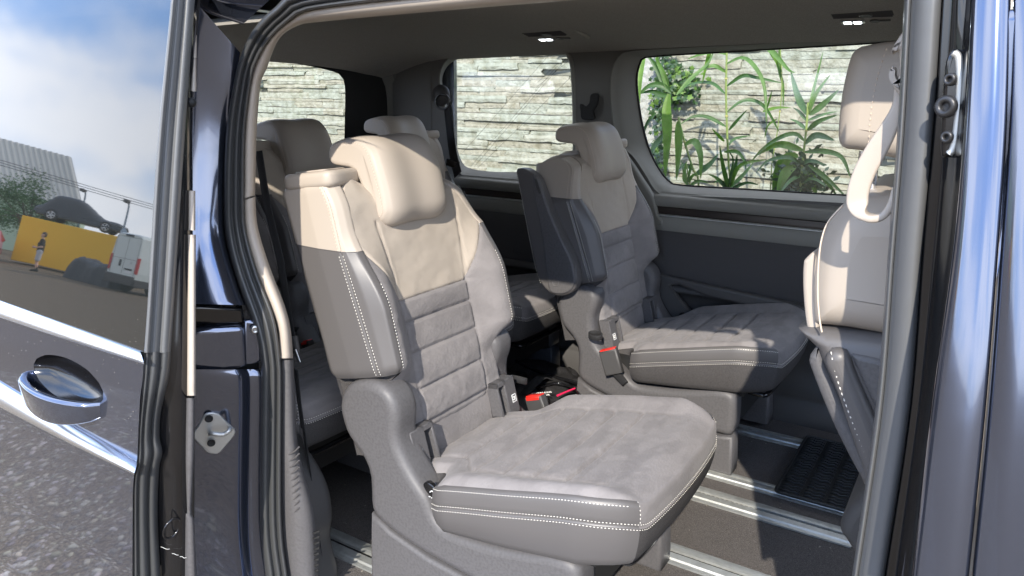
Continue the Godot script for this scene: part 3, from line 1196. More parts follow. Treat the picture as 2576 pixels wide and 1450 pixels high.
func edge_x(y: float) -> float:
	for i in door_edge.size() - 1:
		if y <= door_edge[i].y and y >= door_edge[i + 1].y:
			return lerpf(door_edge[i + 1].x, door_edge[i].x, (y - door_edge[i + 1].y) / maxf(1e-6, door_edge[i].y - door_edge[i + 1].y))
	return door_edge[0].x if y > door_edge[0].y else door_edge[door_edge.size() - 1].x


func make_sliding_door() -> void:
	var el := [432, -40, 425, 50, 395, 363, 373, 726, 362, 888, 359, 950, 347, 1100, 344, 1165, 336, 1195, 333, 1240, 333, 1470]
	for i in range(0, el.size(), 2):
		var p := D(el[i], el[i + 1])
		door_edge.append(Vector2(p.x, p.y))
	var low := door_edge[door_edge.size() - 1]
	door_edge.append(Vector2(low.x - 0.02, 0.30))
	# skin with a dished hole for the handle
	var hc := D(168, 958)
	var hx := 0.112
	var hy := 0.040
	var st := begin()
	var skin := func(u: float, v: float): return Vector3(lerpf(-2.15, edge_x(v), u), v, door_z(v))
	var hole := func(u: float, v: float):
		var x := lerpf(-2.15, edge_x(v), u)
		return ((x - hc.x) / hx) ** 2 + ((v - hc.y) / hy) ** 2 - 1.0
	patch(st, skin, 0.0, 1.0, 90, 0.30, 1.222, 70, [hole])
	var door := part(van, "sliding_door", st, M["paint"])
	st = begin()
	var rows := []
	for k in 8:
		var t := k / 7.0
		var row := PackedVector3Array()
		for j in 40:
			var a := TAU * j / 40
			var y := hc.y + sin(a) * hy * (1.0 - t * 0.98)
			row.append(Vector3(hc.x + cos(a) * hx * (1.0 - t * 0.98), y, door_z(y) - 0.032 * sqrt(maxf(0.0, 1.0 - (1.0 - t) ** 2))))
		rows.append(row)
	grid(st, rows, true, 0)
	part(door, "handle_dish", st, M["black gloss"])
	# grip
	st = begin()
	var path := PackedVector3Array()
	var a0 := D(62, 948)
	var a1 := D(258, 1036)
	for k in 15:
		var t := k / 14.0
		var p := a0.lerp(a1, t)
		var o := pow(sin(PI * clampf(t, 0.0, 1.0)), 0.40)
		path.append(Vector3(p.x, p.y - 0.012 * sin(PI * t), door_z(p.y) - 0.022 + 0.056 * o))
	rows = []
	for i in path.size():
		var t := i / 14.0
		var hh := lerpf(0.020, 0.026, sin(PI * t)) * pow(sin(PI * clampf(t, 0.01, 0.99)), 0.16)
		var row := PackedVector3Array()
		for q in rounded_rect(0.017, hh * 2.0, 0.007, 4):
			row.append(path[i] + Vector3(0, q.y, q.x + 0.10 * q.y))
		rows.append(row)
	grid(st, rows, true, 0)
	fill_loop(st, rows[0], true)
	fill_loop(st, rows[14])
	part(door, "door_handle", st, M["paint"])
	# dust and dried drops on the skin between the bright strips
	rng.seed = 61
	st = begin()
	st.set_smooth_group(-1)
	for i in 150:
		var q := D(rng.randf_range(0, 350), rng.randf_range(800, 1090))
		if ((q.x - hc.x) / hx) ** 2 + ((q.y - hc.y) / hy) ** 2 < 1.2:
			continue
		q.z += 0.0004
		var r := rng.randf_range(0.0004, 0.0012)
		tri(st, q + Vector3(-r, -r * 0.6, 0), q + Vector3(0, r, 0.0003), q + Vector3(r, -r * 0.4, 0))
	var specks := part(door, "dust_specks", st, M["grit"])
	specks.set_meta("kind", "stuff")
	# bright strips under the glass and along the door
	st = begin()
	dstrip(st, [-200, 686, 0, 757, 180, 822, 352, 884], [-200, 733, 0, 800, 180, 860, 362, 917], [[0.0, 0.0], [0.06, 0.003], [0.4, 0.009], [0.82, 0.014], [0.93, 0.012], [1.0, 0.001]], 6)
	part(door, "bright_strip", st, M["satin silver"]).set_meta("label", "narrow bright strip under the door window")
	st = begin()
	dstrip(st, [-200, 844, 0, 962, 170, 1065, 345, 1166], [-200, 924, 0, 1026, 170, 1114, 336, 1194], [[0.0, 0.0], [0.05, 0.003], [0.45, 0.012], [0.85, 0.019], [0.94, 0.017], [1.0, 0.002]], 6)
	part(door, "bright_strip", st, M["satin silver"]).set_meta("label", "wide bright strip below the door handle")
	# glass
	st = begin()
	patch(st, func(u: float, v: float): return Vector3(lerpf(-2.12, edge_x(v), u), v, door_z(v) + 0.00010 * sin(u * 17.0 + v * 38.0) * sstep(1.33, 1.22, v)), 0.0, 1.0, 90, 1.219, 1.80, 60)
	part(door, "window_pane", st, M["dark glass"])
	# seals along the leading edge
	st = begin()
	dstrip(st, [432, -40, 425, 50, 395, 363, 373, 726, 362, 888], [492, -40, 486, 50, 463, 363, 440, 726, 429, 888], [[0.0, -0.002]] + _beads([[0.0, 0.24, 1.0], [0.26, 0.55, 0.5], [0.57, 1.0, 1.3]], 0.0, -0.045, 0.006), 7)
	part(door, "edge_seal", st, M["rubber light"]).set_meta("label", "pale window seal on the leading door edge")
	st = begin()
	dstrip(st, [362, 886, 359, 950, 347, 1100, 344, 1165, 336, 1195, 333, 1240, 333, 1470], [430, 886, 424, 950, 404, 1040, 401, 1100, 408, 1140, 400, 1180, 396, 1300, 404, 1470], [[0.0, -0.001], [0.04, -0.006]] + _beads([[0.06, 0.2, 0.6], [0.25, 0.6, 1.2], [0.62, 1.0, 1.3]], -0.003, -0.045, 0.006), 8)
	part(door, "edge_seal", st, M["rubber"]).set_meta("label", "dark rubber seal on the lower leading door edge")
	# inner face of the edge and its lining
	st = begin()
	dstrip(st, [490, -40, 484, 50, 461, 363, 438, 726, 428, 888, 420, 960, 402, 1040, 400, 1180, 396, 1300, 404, 1470], [500, -40, 494, 50, 480, 363, 474, 726, 472, 888, 470, 1000, 468, 1200, 466, 1470], [[-0.2, -0.04], [0.0, -0.048], [0.3, -0.052], [1.0, -0.072], [1.3, -0.10]], 8)
	var inner := part(door, "inner_edge", st, M["black gloss"])
	for t in [[476, 84, 494, 150, "beige plastic"], [474, 143, 493, 234, "beige plastic"], [472, 476, 490, 584, "beige plastic"], [470, 587, 491, 1000, "beige plastic"]]:
		st = begin()
		dstrip(st, [t[0], t[1] + 4, t[0], t[3] - 4], [t[2], t[1] + 4, t[2], t[3] - 4], [[-0.1, -0.09], [0.0, -0.072], [0.2, -0.066], [0.8, -0.070], [1.0, -0.080], [1.05, -0.11]], 3)
		part(door, "door_lining", st, M[t[4]])
	st = begin()
	dstrip(st, [468, 1002, 466, 1150, 470, 1290, 466, 1300, 464, 1470], [489, 1002, 487, 1150, 481, 1290, 487, 1310, 494, 1470], [[-0.1, -0.09], [0.0, -0.072], [0.3, -0.066], [0.8, -0.070], [1.0, -0.080], [1.05, -0.11]], 5)
	part(door, "door_lining", st, M["grey plastic"])
	st = begin()
	lathe(st, D(466, 258, -0.06), Vector3(0.95, 0, -0.25).normalized(), [[0.008, 0.0], [0.008, 0.012], [0.006, 0.016], [0.002, 0.018]], 14)
	part(door, "rubber_buffer", st, M["black matt"])
	# drain hole low in the edge, and the pale scratches below it
	st = begin()
	var oc := D(432, 1330, -0.052)
	var ring := PackedVector3Array()
	for k in 24:
		ring.append(oc + Vector3(0.006 * sin(TAU * k / 24), 0.020 * sin(TAU * k / 24), 0.016 * cos(TAU * k / 24)))
	tube(st, ring, 0.0022, 8, true)
	part(inner, "drain_ring", st, M["black gloss"])
	st = begin()
	for piece in [[404, 1377, 5], [432, 1392, 4], [452, 1400, 4]]:
		var wob := PackedVector3Array()
		for k in piece[2]:
			wob.append(D(piece[0] + k * 5.5, piece[1] + k * 1.5 + rng.randf_range(-2.5, 2.5), -0.0455 - 0.00036 * (piece[0] + k * 5.5 - 404) + 0.002))
		tube(st, wob, 0.00035, 4)
	part(inner, "scratch", st, M["white print"])
	# back of the door so that it is a closed shell
	st = begin()
	patch(st, func(u: float, v: float): return Vector3(lerpf(-2.15, edge_x(v) - 0.05, u), v, door_z(v) - 0.085), 0.0, 1.0, 6, 0.30, 1.80, 14)
	part(door, "inner_panel", st, M["grey plastic"])


func _beads(w: Array, z0: float, z1: float, high: float) -> Array:
	return bands(w, z0, z1, high, 6)


# ------------------------------------------------------------------ front of the van, mostly beyond the frame
func make_front() -> void:
	var st := begin()
	box(st, Vector3(0.075, 0.34, 0.905), Vector3(1.15, 1.235, 0.962), 0.012)
	var fd := part(van, "front_door", st, M["paint"])
	st = begin()
	prism(st, PackedVector3Array([Vector3(0.12, 1.243, 0.95), Vector3(1.0, 1.243, 0.95), Vector3(0.75, 1.74, 0.865), Vector3(0.12, 1.74, 0.865)]), Vector3(0, 0.0, -0.005), 0.001, 1)
	part(fd, "window_pane", st, M["dark glass"])
	st = begin()
	box(st, Vector3(-0.02, 0.55, 0.80), Vector3(0.10, 1.72, 0.835), 0.012)
	part(van, "front_pillar_lining", st, M["beige plastic"])
	st = begin()
	prism(st, PackedVector3Array([Vector3(0.95, 1.80, -0.8), Vector3(0.95, 1.80, 0.8), Vector3(1.75, 1.16, 0.86), Vector3(1.75, 1.16, -0.86)]), Vector3(0.003, 0.004, 0), 0.001, 1)
	part(van, "windscreen", st, M["window glass"])
	st = begin()
	box(st, Vector3(1.15, 0.5, -0.86), Vector3(1.75, 1.14, 0.86), 0.05)
	part(van, "dashboard", st, M["charcoal plastic"])
	st = begin()
	prism(st, PackedVector3Array([Vector3(1.2, 0.3, -0.95), Vector3(2.35, 0.3, -0.95), Vector3(2.4, 0.75, -0.95), Vector3(1.8, 1.13, -0.95), Vector3(1.2, 1.13, -0.95)]), Vector3(0, 0, 1.85), 0.06, 4)
	part(van, "bonnet", st, M["paint"])
	# sill below the opening
	st = begin()
	box(st, Vector3(-1.35, 0.30, 0.80), Vector3(0.02, 0.535, 0.93), 0.03)
	part(van, "door_sill", st, M["paint"])
	st = begin()
	box(st, Vector3(-0.02, 0.30, 0.86), Vector3(0.018, 1.70, 0.93), 0.01)
	part(van, "front_post", st, M["paint"])
	# grab strap on the front pillar
	st = begin()
	prism(st, curve(UL([2290, 84, 2268, 92, 2248, 128, 2250, 138, 2266, 130, 2266, 190, 2258, 200, 2254, 188, 2258, 172, 2248, 168, 2244, 190, 2250, 214, 2262, 232, 2290, 240], 2, 0.785), 2, true), Vector3(0, 0, 0.018), 0.005, 3)
	var hold := part(van, "strap_holder", st, M["beige plastic"])
	st = begin()
	var sp := curve(UL([2262, 224, 2258, 270, 2238, 320, 2205, 378, 2176, 432, 2160, 480, 2158, 515, 2168, 538, 2192, 549, 2222, 543, 2244, 515, 2258, 470], 2, 0.79), 6)
	var rows := []
	for i in sp.size():
		var t := tangent(sp, i)
		var s := t.cross(Vector3(0, 0, 1)).normalized()
		var k := float(i) / (sp.size() - 1)
		var w := lerpf(0.005, 0.012, sstep(0.02, 0.3, k)) * lerpf(1.0, 0.36, sstep(0.52, 0.70, k))
		var row := PackedVector3Array()
		for q in rounded_rect(w * 2.0, lerpf(0.007, 0.024, sstep(0.5, 0.72, k)), 0.0032, 3):
			row.append(sp[i] + s * q.x + Vector3(0, 0, q.y))
		rows.append(row)
	grid(st, rows, true, 0)
	part(hold, "grab_strap", st, M["beige plastic"])


func make_front_seat() -> void:
	var seat := thing("front_seat", "beige and grey front passenger seat with a stitched pocket, behind the front door pillar", "seat", Vector3(0.15, FLOOR, 0.45))
	var zs := 0.675
	var zw := -0.46
	# beige upper shell
	var rear := [2150, 502, 2122, 512, 2092, 535, 2066, 575, 2046, 622, 2036, 660, 2030, 700, 2026, 750, 2030, 800, 2037, 833]
	var up := UL(rear, 2, zs)
	var bot := up[up.size() - 1]
	up.append(U(2130, 843, 2, zs))
	up.append(Vector3(0.14, U(2225, 852, 2, zs).y, zs))
	up.append(Vector3(0.12, up[0].y - 0.07, zs))
	up.append(Vector3(0.06, up[0].y - 0.005, zs))
	up.append(Vector3(0.0, up[0].y + 0.012, zs))
	var st := begin()
	prism(st, even(curve(up, 4, true), 70, true), Vector3(0, 0, zw), 0.05, 6)
	part(seat, "backrest", st, M["beige leather"]).set_meta("label", "beige upper half of the front seat back")
	st = begin()
	tube(st, curve(UL([2120, 518, 2086, 556, 2068, 600, 2060, 660, 2058, 740, 2062, 800, 2068, 836], 2, zs + 0.0005), 5), 0.0014, 5)
	part(seat, "seam", st, M["beige thread"])
	# map pocket on the back
	st = begin()
	prism(st, curve(UL([2050, 640, 2026, 652, 2020, 668, 2019, 720, 2024, 790, 2034, 836, 2060, 836, 2056, 720], 2, zs - 0.03), 4, true), Vector3(0, 0, zw + 0.08), 0.006, 3)
	part(seat, "map_pocket", st, M["beige leather"])
	# grey lower shell
	st = begin()
	var lowl := UL([2037, 834, 2046, 880, 2066, 930, 2110, 1030, 2170, 1160, 2215, 1260], 2, zs - 0.004)
	lowl.append(Vector3(0.30, lowl[lowl.size() - 1].y, zs - 0.004))
	lowl.append(Vector3(0.16, bot.y - 0.01, zs - 0.004))
	prism(st, even(curve(lowl, 4, true), 60, true), Vector3(0, 0, zw + 0.008), 0.03, 5)
	part(seat, "backrest", st, M["grey leather"]).set_meta("label", "grey lower half of the front seat back")
	# plastic back shell, wider and lower
	st = begin()
	prism(st, curve(UL([2062, 872, 2040, 890, 2034, 905, 2038, 930, 2090, 1060, 2150, 1180, 2180, 1222, 2200, 1200, 2140, 1060, 2080, 930], 2, zs - 0.02), 4, true), Vector3(0, 0, zw + 0.04), 0.010, 3)
	part(seat, "back_shell", st, M["grey plastic"])
	# side bolster with its stitched edge and hinge cover
	st = begin()
	prism(st, even(curve(UL([2088, 880, 2098, 868, 2118, 866, 2136, 872, 2146, 888, 2160, 930, 2220, 1070, 2250, 1180, 2235, 1260, 2200, 1220, 2160, 1110, 2110, 960, 2086, 905], 2, zs - 0.02), 4, true), 50, true), Vector3(0, 0, 0.034), 0.014, 4)
	part(seat, "side_bolster", st, M["grey leather"])
	st = begin()
	stitch(st, curve(UL([2091, 884, 2095, 905, 2110, 965, 2140, 1050, 2172, 1130, 2195, 1190], 2, zs + 0.0125), 6), 0.008, 0.0058, 0.0009)
	part(seat, "stitching", st, M["thread"]).set_meta("kind", "stuff")
	st = begin()
	prism(st, even(curve(UL([2142, 882, 2160, 880, 2240, 902, 2262, 960, 2240, 1080, 2200, 1010, 2160, 925], 2, zs - 0.02), 4, true), 40, true), Vector3(0, 0, 0.020), 0.010, 4)
	part(seat, "hinge_cover", st, M["grey plastic"])
	# headrest on two posts
	st = begin()
	var hr := even(curve(UL([2130, 150, 2148, 120, 2180, 110, 2250, 100, 2320, 110, 2335, 200, 2330, 330, 2310, 408, 2250, 402, 2165, 382, 2118, 376, 2103, 358, 2102, 320, 2110, 240], 2, 0.58), 4, true), 60, true)
	prism(st, hr, Vector3(0, 0, -0.26), 0.03, 6)
	var h := part(seat, "headrest", st, M["beige leather"])
	st = begin()
	stitch(st, curve(UL([2232, 120, 2215, 170, 2200, 230, 2190, 300, 2187, 345, 2184, 382], 2, 0.5805), 6), 0.007, 0.005, 0.0008)
	part(h, "stitching", st, M["beige thread"]).set_meta("kind", "stuff")
	for q in [[2172, 380, 2160, 500, 0.37], [2203, 385, 2192, 500, 0.53]]:
		st = begin()
		tube(st, PackedVector3Array([U(q[0], q[1], 2, q[4]), U(q[2], q[3], 2, q[4]) + Vector3(0, -0.02, 0)]), 0.0062, 12)
		part(seat, "headrest_post", st, M["chrome"])
	st = begin()
	prism(st, curve(PackedVector3Array([Vector3(0.0, 0.86, 0.69), Vector3(0.52, 0.90, 0.69), Vector3(0.58, 0.98, 0.69), Vector3(0.5, 1.02, 0.69), Vector3(0.15, 0.98, 0.69)]), 4, true), Vector3(0, 0, -0.48), 0.04, 4)
	part(seat, "cushion", st, M["grey leather"])
	# dark shield at the foot of the seat
	st = begin()
	prism(st, curve(UL([2240, 1130, 2170, 1240, 2128, 1290, 2112, 1320, 2112, 1345, 2130, 1372, 2150, 1410, 2170, 1500, 2300, 1500], 2, 0.50), 4, true), Vector3(0, 0, -0.34), 0.02, 4)
	box(st, Vector3(0.03, FLOOR, 0.2), Vector3(0.55, 0.88, 0.66), 0.02)
	part(seat, "seat_base", st, M["charcoal plastic"])


# ------------------------------------------------------------------ a passenger seat, built where the near one stands
const SZ := 0.47
var wear := FastNoiseLite.new()


func bk(h: float, a: float, d: float) -> Vector3:
	return Vector3(-0.955 - 0.2425 * h + 0.970 * d, 0.956 + 0.970 * h + 0.2425 * d, SZ + a)


func ridge(h: float) -> float:
	return 0.050 * sstep(0.06, 0.13, h) * (1.0 - sstep(0.24, 0.42, h))


func pad_front(a: float, h: float) -> float:
	var m := absf(a)
	var d := ridge(h) * sstep(0.105, 0.198, m)
	var c := 0.118 + 0.10 * maxf(0.0, h - 0.25)
	var inside := sstep(c + 0.004, c - 0.010, m)
	# cross seams of the lower panel, the seam to the upper one and the seam down each side
	for s in [-0.025, 0.050, 0.129, 0.196, 0.246]:
		d -= 0.0060 * hump(h, s, 0.0032) * (inside if s < 0.24 else 1.0 - sstep(c, c + 0.02, m))
	if h < 0.25 and h > -0.06:
		d += inside * 0.0035 * absf(sin((h + 0.025) / 0.074 * PI))
	if h < 0.42:
		d -= 0.0045 * hump(m, c, 0.0032)
	if m > c:
		var hb := 0.246 + (m - 0.115) / 0.095 * 0.13
		d -= 0.004 * hump(h, hb, 0.004)
	d += 0.0022 * wear.get_noise_2d(a * 9.0, h * 14.0) + 0.0012 * wear.get_noise_2d(a * 30.0 + 5.0, h * 40.0) * sstep(0.2, 0.0, h)
	d -= 0.045 * (maxf(0.0, -0.015 - h) / 0.05) ** 2
	d -= 0.05 * (maxf(0.0, m - 0.165) / 0.04) ** 2 * (1.0 - sstep(0.07, 0.12, h))
	d -= lerpf(0.09, 0.022, sstep(0.08, 0.17, a)) * (maxf(0.0, h - 0.45) / 0.07) ** 2
	return d


func top_limit(a: float) -> float:
	if a < 0.0:
		return 0.505 - maxf(0.0, -a - 0.10) * 1.15
	return 0.515 - (0.05 - sqrt(maxf(0.0, 0.0025 - maxf(0.0, a - 0.155) ** 2)))


func upper_edge(a: float) -> float:
	var m := absf(a)
	return 0.246 + maxf(0.0, m - 0.115) / 0.095 * 0.13


func section(t: float, h: float, inner: bool) -> Vector2:
	# cross-section of the side block: x depth, y distance from the seat's middle
	var rd := ridge(h) + 0.002
	var sd := lerpf(0.014, -0.014, clampf((h - 0.11) / 0.26, 0, 1))
	var rear := -0.140 - 0.055 * (h - 0.11)
	var k := [[0.0, rd - 0.014, 0.194], [0.05, rd - 0.001, 0.2025], [0.08, rd, 0.207], [0.13, rd - 0.002, 0.219], [0.22, lerpf(rd, sd, 0.6), 0.2325], [0.30, sd, 0.2365], [0.32, sd - 0.003, 0.2345], [0.34, sd - 0.006, 0.2365], [0.60, lerpf(sd, -0.13, 0.5), 0.240], [0.86, rear + 0.022, 0.236], [0.93, rear + 0.005, 0.226], [1.0, rear, 0.195]]
	var p := Vector2.ZERO
	for i in k.size() - 1:
		if t <= k[i + 1][0] + 1e-6:
			var s: float = (t - k[i][0]) / (k[i + 1][0] - k[i][0])
			p = Vector2(lerpf(k[i][1], k[i + 1][1], s), lerpf(k[i][2], k[i + 1][2], s))
			break
	var shrink := 0.0
	if inner:
		shrink = maxf(0.0, h - 0.37) * 0.62
	else:
		shrink = 0.022 - sqrt(maxf(0.0, 0.000484 - maxf(0.0, h - 0.503) ** 2))
	p.y -= shrink
	p.x -= (0.09 if inner else 0.022) * (maxf(0.0, h - 0.45) / 0.07) ** 2 * (1.0 - sstep(0.26, 0.60, t))
	var tuck := maxf(0.0, 0.135 - h) / 0.021
	p.y -= 0.008 * tuck * tuck
	p.x = lerpf(p.x, -0.06, 0.06 * tuck * tuck)
	return p


func make_seat() -> Node3D:
	wear.seed = 12
	wear.frequency = 1.0
	wear.fractal_octaves = 3
	var seat := thing("passenger_seat", "", "seat", Vector3(-0.75, FLOOR, SZ))
	var st := begin()
	var front := func(u: float, v: float): return bk(v, u, pad_front(u, v))
	var under_top := func(u: float, v: float): return top_limit(u) - v
	patch(st, front, -0.206, 0.206, 88, 0.24, 0.52, 64, [under_top, func(u: float, v: float): return v - upper_edge(u)])
	var back := part(seat, "backrest", st, M["beige suede"])
	back.set_meta("label", "beige suede upper part of the backrest")
	st = begin()
	patch(st, front, -0.206, 0.206, 88, -0.066, 0.40, 140, [under_top, func(u: float, v: float): return upper_edge(u) - v])
	var low := part(seat, "backrest_panel", st, M["grey suede"])
	low.set_meta("label", "grey suede lower part of the backrest with cross seams")
	# top and back of the shell
	st = begin()
	var top_rows := []
	for k in 7:
		var t := k / 6.0
		var row := PackedVector3Array()
		for i in 41:
			var a := lerpf(-0.205, 0.205, i / 40.0)
			var h := top_limit(a)
			row.append(bk(h + 0.010 * sin(PI * t), a, lerpf(pad_front(a, h), -0.158, t)))
		top_rows.append(row)
	grid(st, top_rows, false, 0)
	part(back, "top_edge", st, M["beige leather"])
	for b in [[0.375, 0.52, "beige leather"], [-0.066, 0.375, "grey plastic"]]:
		st = begin()
		patch(st, func(u: float, v: float): return bk(minf(v, top_limit(u)), u, -0.158 + 0.02 * sstep(0.3, -0.05, v)), -0.205, 0.205, 12, b[0], b[1], 12)
		part(back, "back_shell", st, M[b[2]])
	# lower side walls of the pad
	for s in [-1, 1]:
		st = begin()
		patch(st, func(u: float, v: float): return bk(v, s * (0.206 - 0.004 * u), lerpf(pad_front(0.206, v), -0.14, u)), 0.0, 1.0, 4, -0.066, 0.14, 10)
		part(low, "pad_side", st, M["grey cloth"])

	# side blocks: leather roll, side panel, stitching
	var thread := begin()
	var pale := begin()
	for inner in [false, true]:
		var sg := -1.0 if inner else 1.0
		var htop: float = 0.50 if inner else 0.524
		var fn := func(u: float, v: float):
			var p := section(u, v, inner)
			return bk(v, sg * p.y, p.x)
		for c in [["beige leather", 1.0], ["grey leather", -1.0]]:
			st = begin()
			patch(st, fn, 0.0, 0.32, 26, 0.114, htop, 70, [func(u: float, v: float): return c[1] * (fn.call(u, v).y - 1.315)])
			part(seat, "side_roll", st, M[c[0]])
			st = begin()
			patch(st, fn, 0.32, 1.0, 34, 0.114, htop, 60, [func(u: float, v: float): return c[1] * (fn.call(u, v).y - 1.315)])
			part(seat, "side_panel", st, M[c[0]])
		# sewn joint between the two colours of the side panel
		var joint := PackedVector3Array()
		for k in 24:
			var u := lerpf(0.02, 0.97, k / 23.0)
			var v0 := 0.25
			var v1 := 0.50
			for it in 16:
				var vm := (v0 + v1) * 0.5
				if fn.call(u, vm).y < 1.315:
					v0 = vm
				else:
					v1 = vm
			joint.append(fn.call(u, v0))
		st = begin()
		tube(st, joint, 0.0011, 5)
		part(seat, "panel_seam", st, M["grey leather"])
		# underside and top of the block
		st = begin()
		for e in [0.114, htop]:
			var ring := PackedVector3Array()
			for k in 25:
				ring.append(fn.call(k / 24.0, e))
			fill_loop(st, ring, e > 0.3)
		part(seat, "block_end", st, M["grey cloth"] if inner else M["grey leather"])
		for t in [0.285, 0.352]:
			var pth := PackedVector3Array()
			var pth2 := PackedVector3Array()
			for k in 50:
				var h := lerpf(0.118, htop - 0.01, k / 49.0)
				var q: Vector3 = fn.call(t, h) + Vector3(0, 0, 0.0006 * sg)
				if q.y < 1.315:
					pth.append(q)
				else:
					pth2.append(q)
			stitch(thread, pth)
			stitch(pale, pth2)
		var pr := PackedVector3Array()
		for k in 30:
			var h := lerpf(0.118, 0.30, k / 29.0)
			pr.append(fn.call(0.055, h) + Vector3(0.0008, 0.0004, 0))
		stitch(thread, pr)

	# headrest: flat sides traced, front and top bulging between them
	var prof := UL([824, 390, 826, 376, 834, 366, 862, 359, 888, 360, 908, 372, 924, 396, 940, 443, 953, 493, 960, 532, 957, 552, 948, 560, 940, 555, 924, 526, 911, 480, 898, 445, 882, 424, 857, 418, 838, 414, 827, 404], 2, SZ + 0.125)
	var sharp: Array = [0.10, 0.25, 0.35, 0.40, 0.50, 0.75, 0.95, 1.0, 1.0, 0.95, 0.75, 0.45, 0.15, 0, 0, 0, 0, 0, 0, 0.05]
	var dense := PackedVector3Array()
	var weight := PackedFloat32Array()
	for i in prof.size():
		var m := prof.size()
		for k in 5:
			dense.append(prof[i].cubic_interpolate(prof[(i + 1) % m], prof[(i + m - 1) % m], prof[(i + 2) % m], k / 5.0))
			weight.append(lerpf(sharp[i], sharp[(i + 1) % m], k / 5.0))
	var pn := loop_normal(dense)
	var outn := inset(dense, pn, -0.01)
	st = begin()
	var rows := []
	var ns := 40
	for k in ns + 1:
		var s := sin(lerpf(-PI * 0.5, PI * 0.5, k / float(ns)))
		var m := absf(s)
		var e := 0.009 * (1.0 - sqrt(maxf(0.0, 1.0 - (maxf(0.0, m - 0.93) / 0.07) ** 2)))
		var ring := inset(dense, pn, e)
		var bul := 0.032 * pow(maxf(0.0, 1.0 - pow(m, 4.0)), 0.5) - 0.009 * hump(m, 0.0, 0.5) - 0.0022 * hump(m, 0.925, 0.022)
		for i in ring.size():
			var dir := (outn[i] - dense[i]).normalized()
			var q := ring[i] + dir * bul * weight[i]
			# rounded lower corners of the face
			q.y += 0.011 * pow(maxf(0.0, m - 0.62) / 0.38, 2.5) * sstep(1.41, 1.35, q.y)
			ring[i] = Vector3(q.x, q.y, SZ + 0.022 + s * (0.1045 - 0.006 * sstep(1.46, 1.53, q.y)))
		rows.append(ring)
	grid(st, rows, true, 0)
	fill_loop(st, rows[0], true)
	fill_loop(st, rows[ns])
	var head := part(seat, "headrest", st, M["beige leather"])
	for kx in [2, ns - 2]:
		var seam := PackedVector3Array()
		var rr: PackedVector3Array = rows[kx]
		for i in range(6, 54):
			seam.append(rr[i] + (outn[i] - dense[i]) * 0.05 + Vector3(0, 0, 0.0008 * (1 if kx > 5 else -1)))
		stitch(pale, seam)

	# cap of the belt outlet on the outboard shoulder
	st = begin()
	var cap := PackedVector3Array()
	for q in [[-1.226, 0.195], [-1.222, 0.222], [-1.196, 0.2385], [-1.098, 0.2385], [-1.082, 0.226], [-1.086, 0.19], [-1.115, 0.118], [-1.135, 0.106], [-1.212, 0.106], [-1.226, 0.122]]:
		cap.append(Vector3(q[0], 1.424 + (q[0] + 1.2) * 0.14, SZ + q[1]))
	prism(st, even(curve(cap, 3, true), 44, true), Vector3(-0.003, 0.033, 0), 0.011, 4)
	var outlet := part(seat, "belt_outlet_cap", st, M["beige plastic"])
	st = begin()
	var lid := PackedVector3Array()
	for q in [[-1.212, 0.205], [-1.125, 0.212], [-1.128, 0.19], [-1.15, 0.125], [-1.205, 0.120]]:
		lid.append(Vector3(q[0], 1.4565 + (q[0] + 1.2) * 0.14, SZ + q[1]))
	prism(st, even(curve(lid, 3, true), 30, true), Vector3(0, 0.004, 0), 0.002, 2)
	part(outlet, "cap_lid", st, M["beige plastic"])

	# cushion
	var wide_at := func(v: float): return lerpf(0.172, 0.256, sstep(0.20, 0.32, v)) - 0.008 * sstep(0.6, 1.0, v)
	var top := func(u: float, v: float):
		var m := absf(u)
		var xf := -0.414 - 0.018 * u * u - 0.085 * (maxf(0.0, m - 0.75) / 0.25) ** 2.2
		var x := lerpf(-0.945, xf, v)
		var y := 0.854 + 0.114 * pow(v, 0.8)
		y += 0.014 * sstep(0.70, 0.90, m) * sstep(0.22, 0.36, v) 
		var eu := maxf(0.0, m - 0.90) / 0.10
		var ev := maxf(0.0, v - 0.90) / 0.10
		y -= 0.020 * pow(pow(eu, 6.0) + pow(ev, 6.0) + 1e-9, 1.0 / 3.0) / pow(1.0 + pow(minf(eu, ev), 6.0), 1.0 / 3.0)
		for s in [0.19, 0.32, 0.45, 0.58, 0.71]:
			y -= 0.0060 * hump(v, s, 0.0080) * sstep(0.74, 0.66, m)
		y += 0.0035 * absf(sin((v - 0.19) / 0.13 * PI)) * sstep(0.74, 0.62, m) * sstep(0.76, 0.70, v) * sstep(0.05, 0.12, v)
		y += (0.0026 * wear.get_noise_2d(u * 2.6 + 40.0, v * 6.0) + 0.0010 * wear.get_noise_2d(u * 9.0, v * 20.0 + 70.0)) * sstep(1.0, 0.86, m) * sstep(1.0, 0.9, v)
		y -= 0.0035 * hump(m, 0.715, 0.014) * sstep(0.90, 0.84, v)
		return Vector3(x, y, SZ + u * wide_at.call(v))
	st = begin()
	patch(st, top, -1.0, 1.0, 84, 0.0, 1.0, 230)
	var cush := part(seat, "cushion", st, M["grey suede"])
	cush.set_meta("label", "grey suede cushion top with cross seams")
	var rim := PackedVector3Array()
	for k in 26:
		rim.append(top.call(1.0, lerpf(0.02, 1.0, k / 25.0)))
	for k in range(1, 40):
		rim.append(top.call(lerpf(1.0, -1.0, k / 40.0), 1.0))
	for k in 26:
		rim.append(top.call(-1.0, lerpf(1.0, 0.02, k / 25.0)))
	var n := rim.size()
	var outw := PackedVector3Array()
	for i in n:
		var t := tangent(rim, i)
		outw.append(Vector3(-t.z, 0, t.x).normalized())
	var mid := Vector3(-0.65, 0, SZ)
	for i in n:
		if outw[i].dot(Vector3(rim[i].x, 0, rim[i].z) - mid) < 0:
			outw[i] = -outw[i]
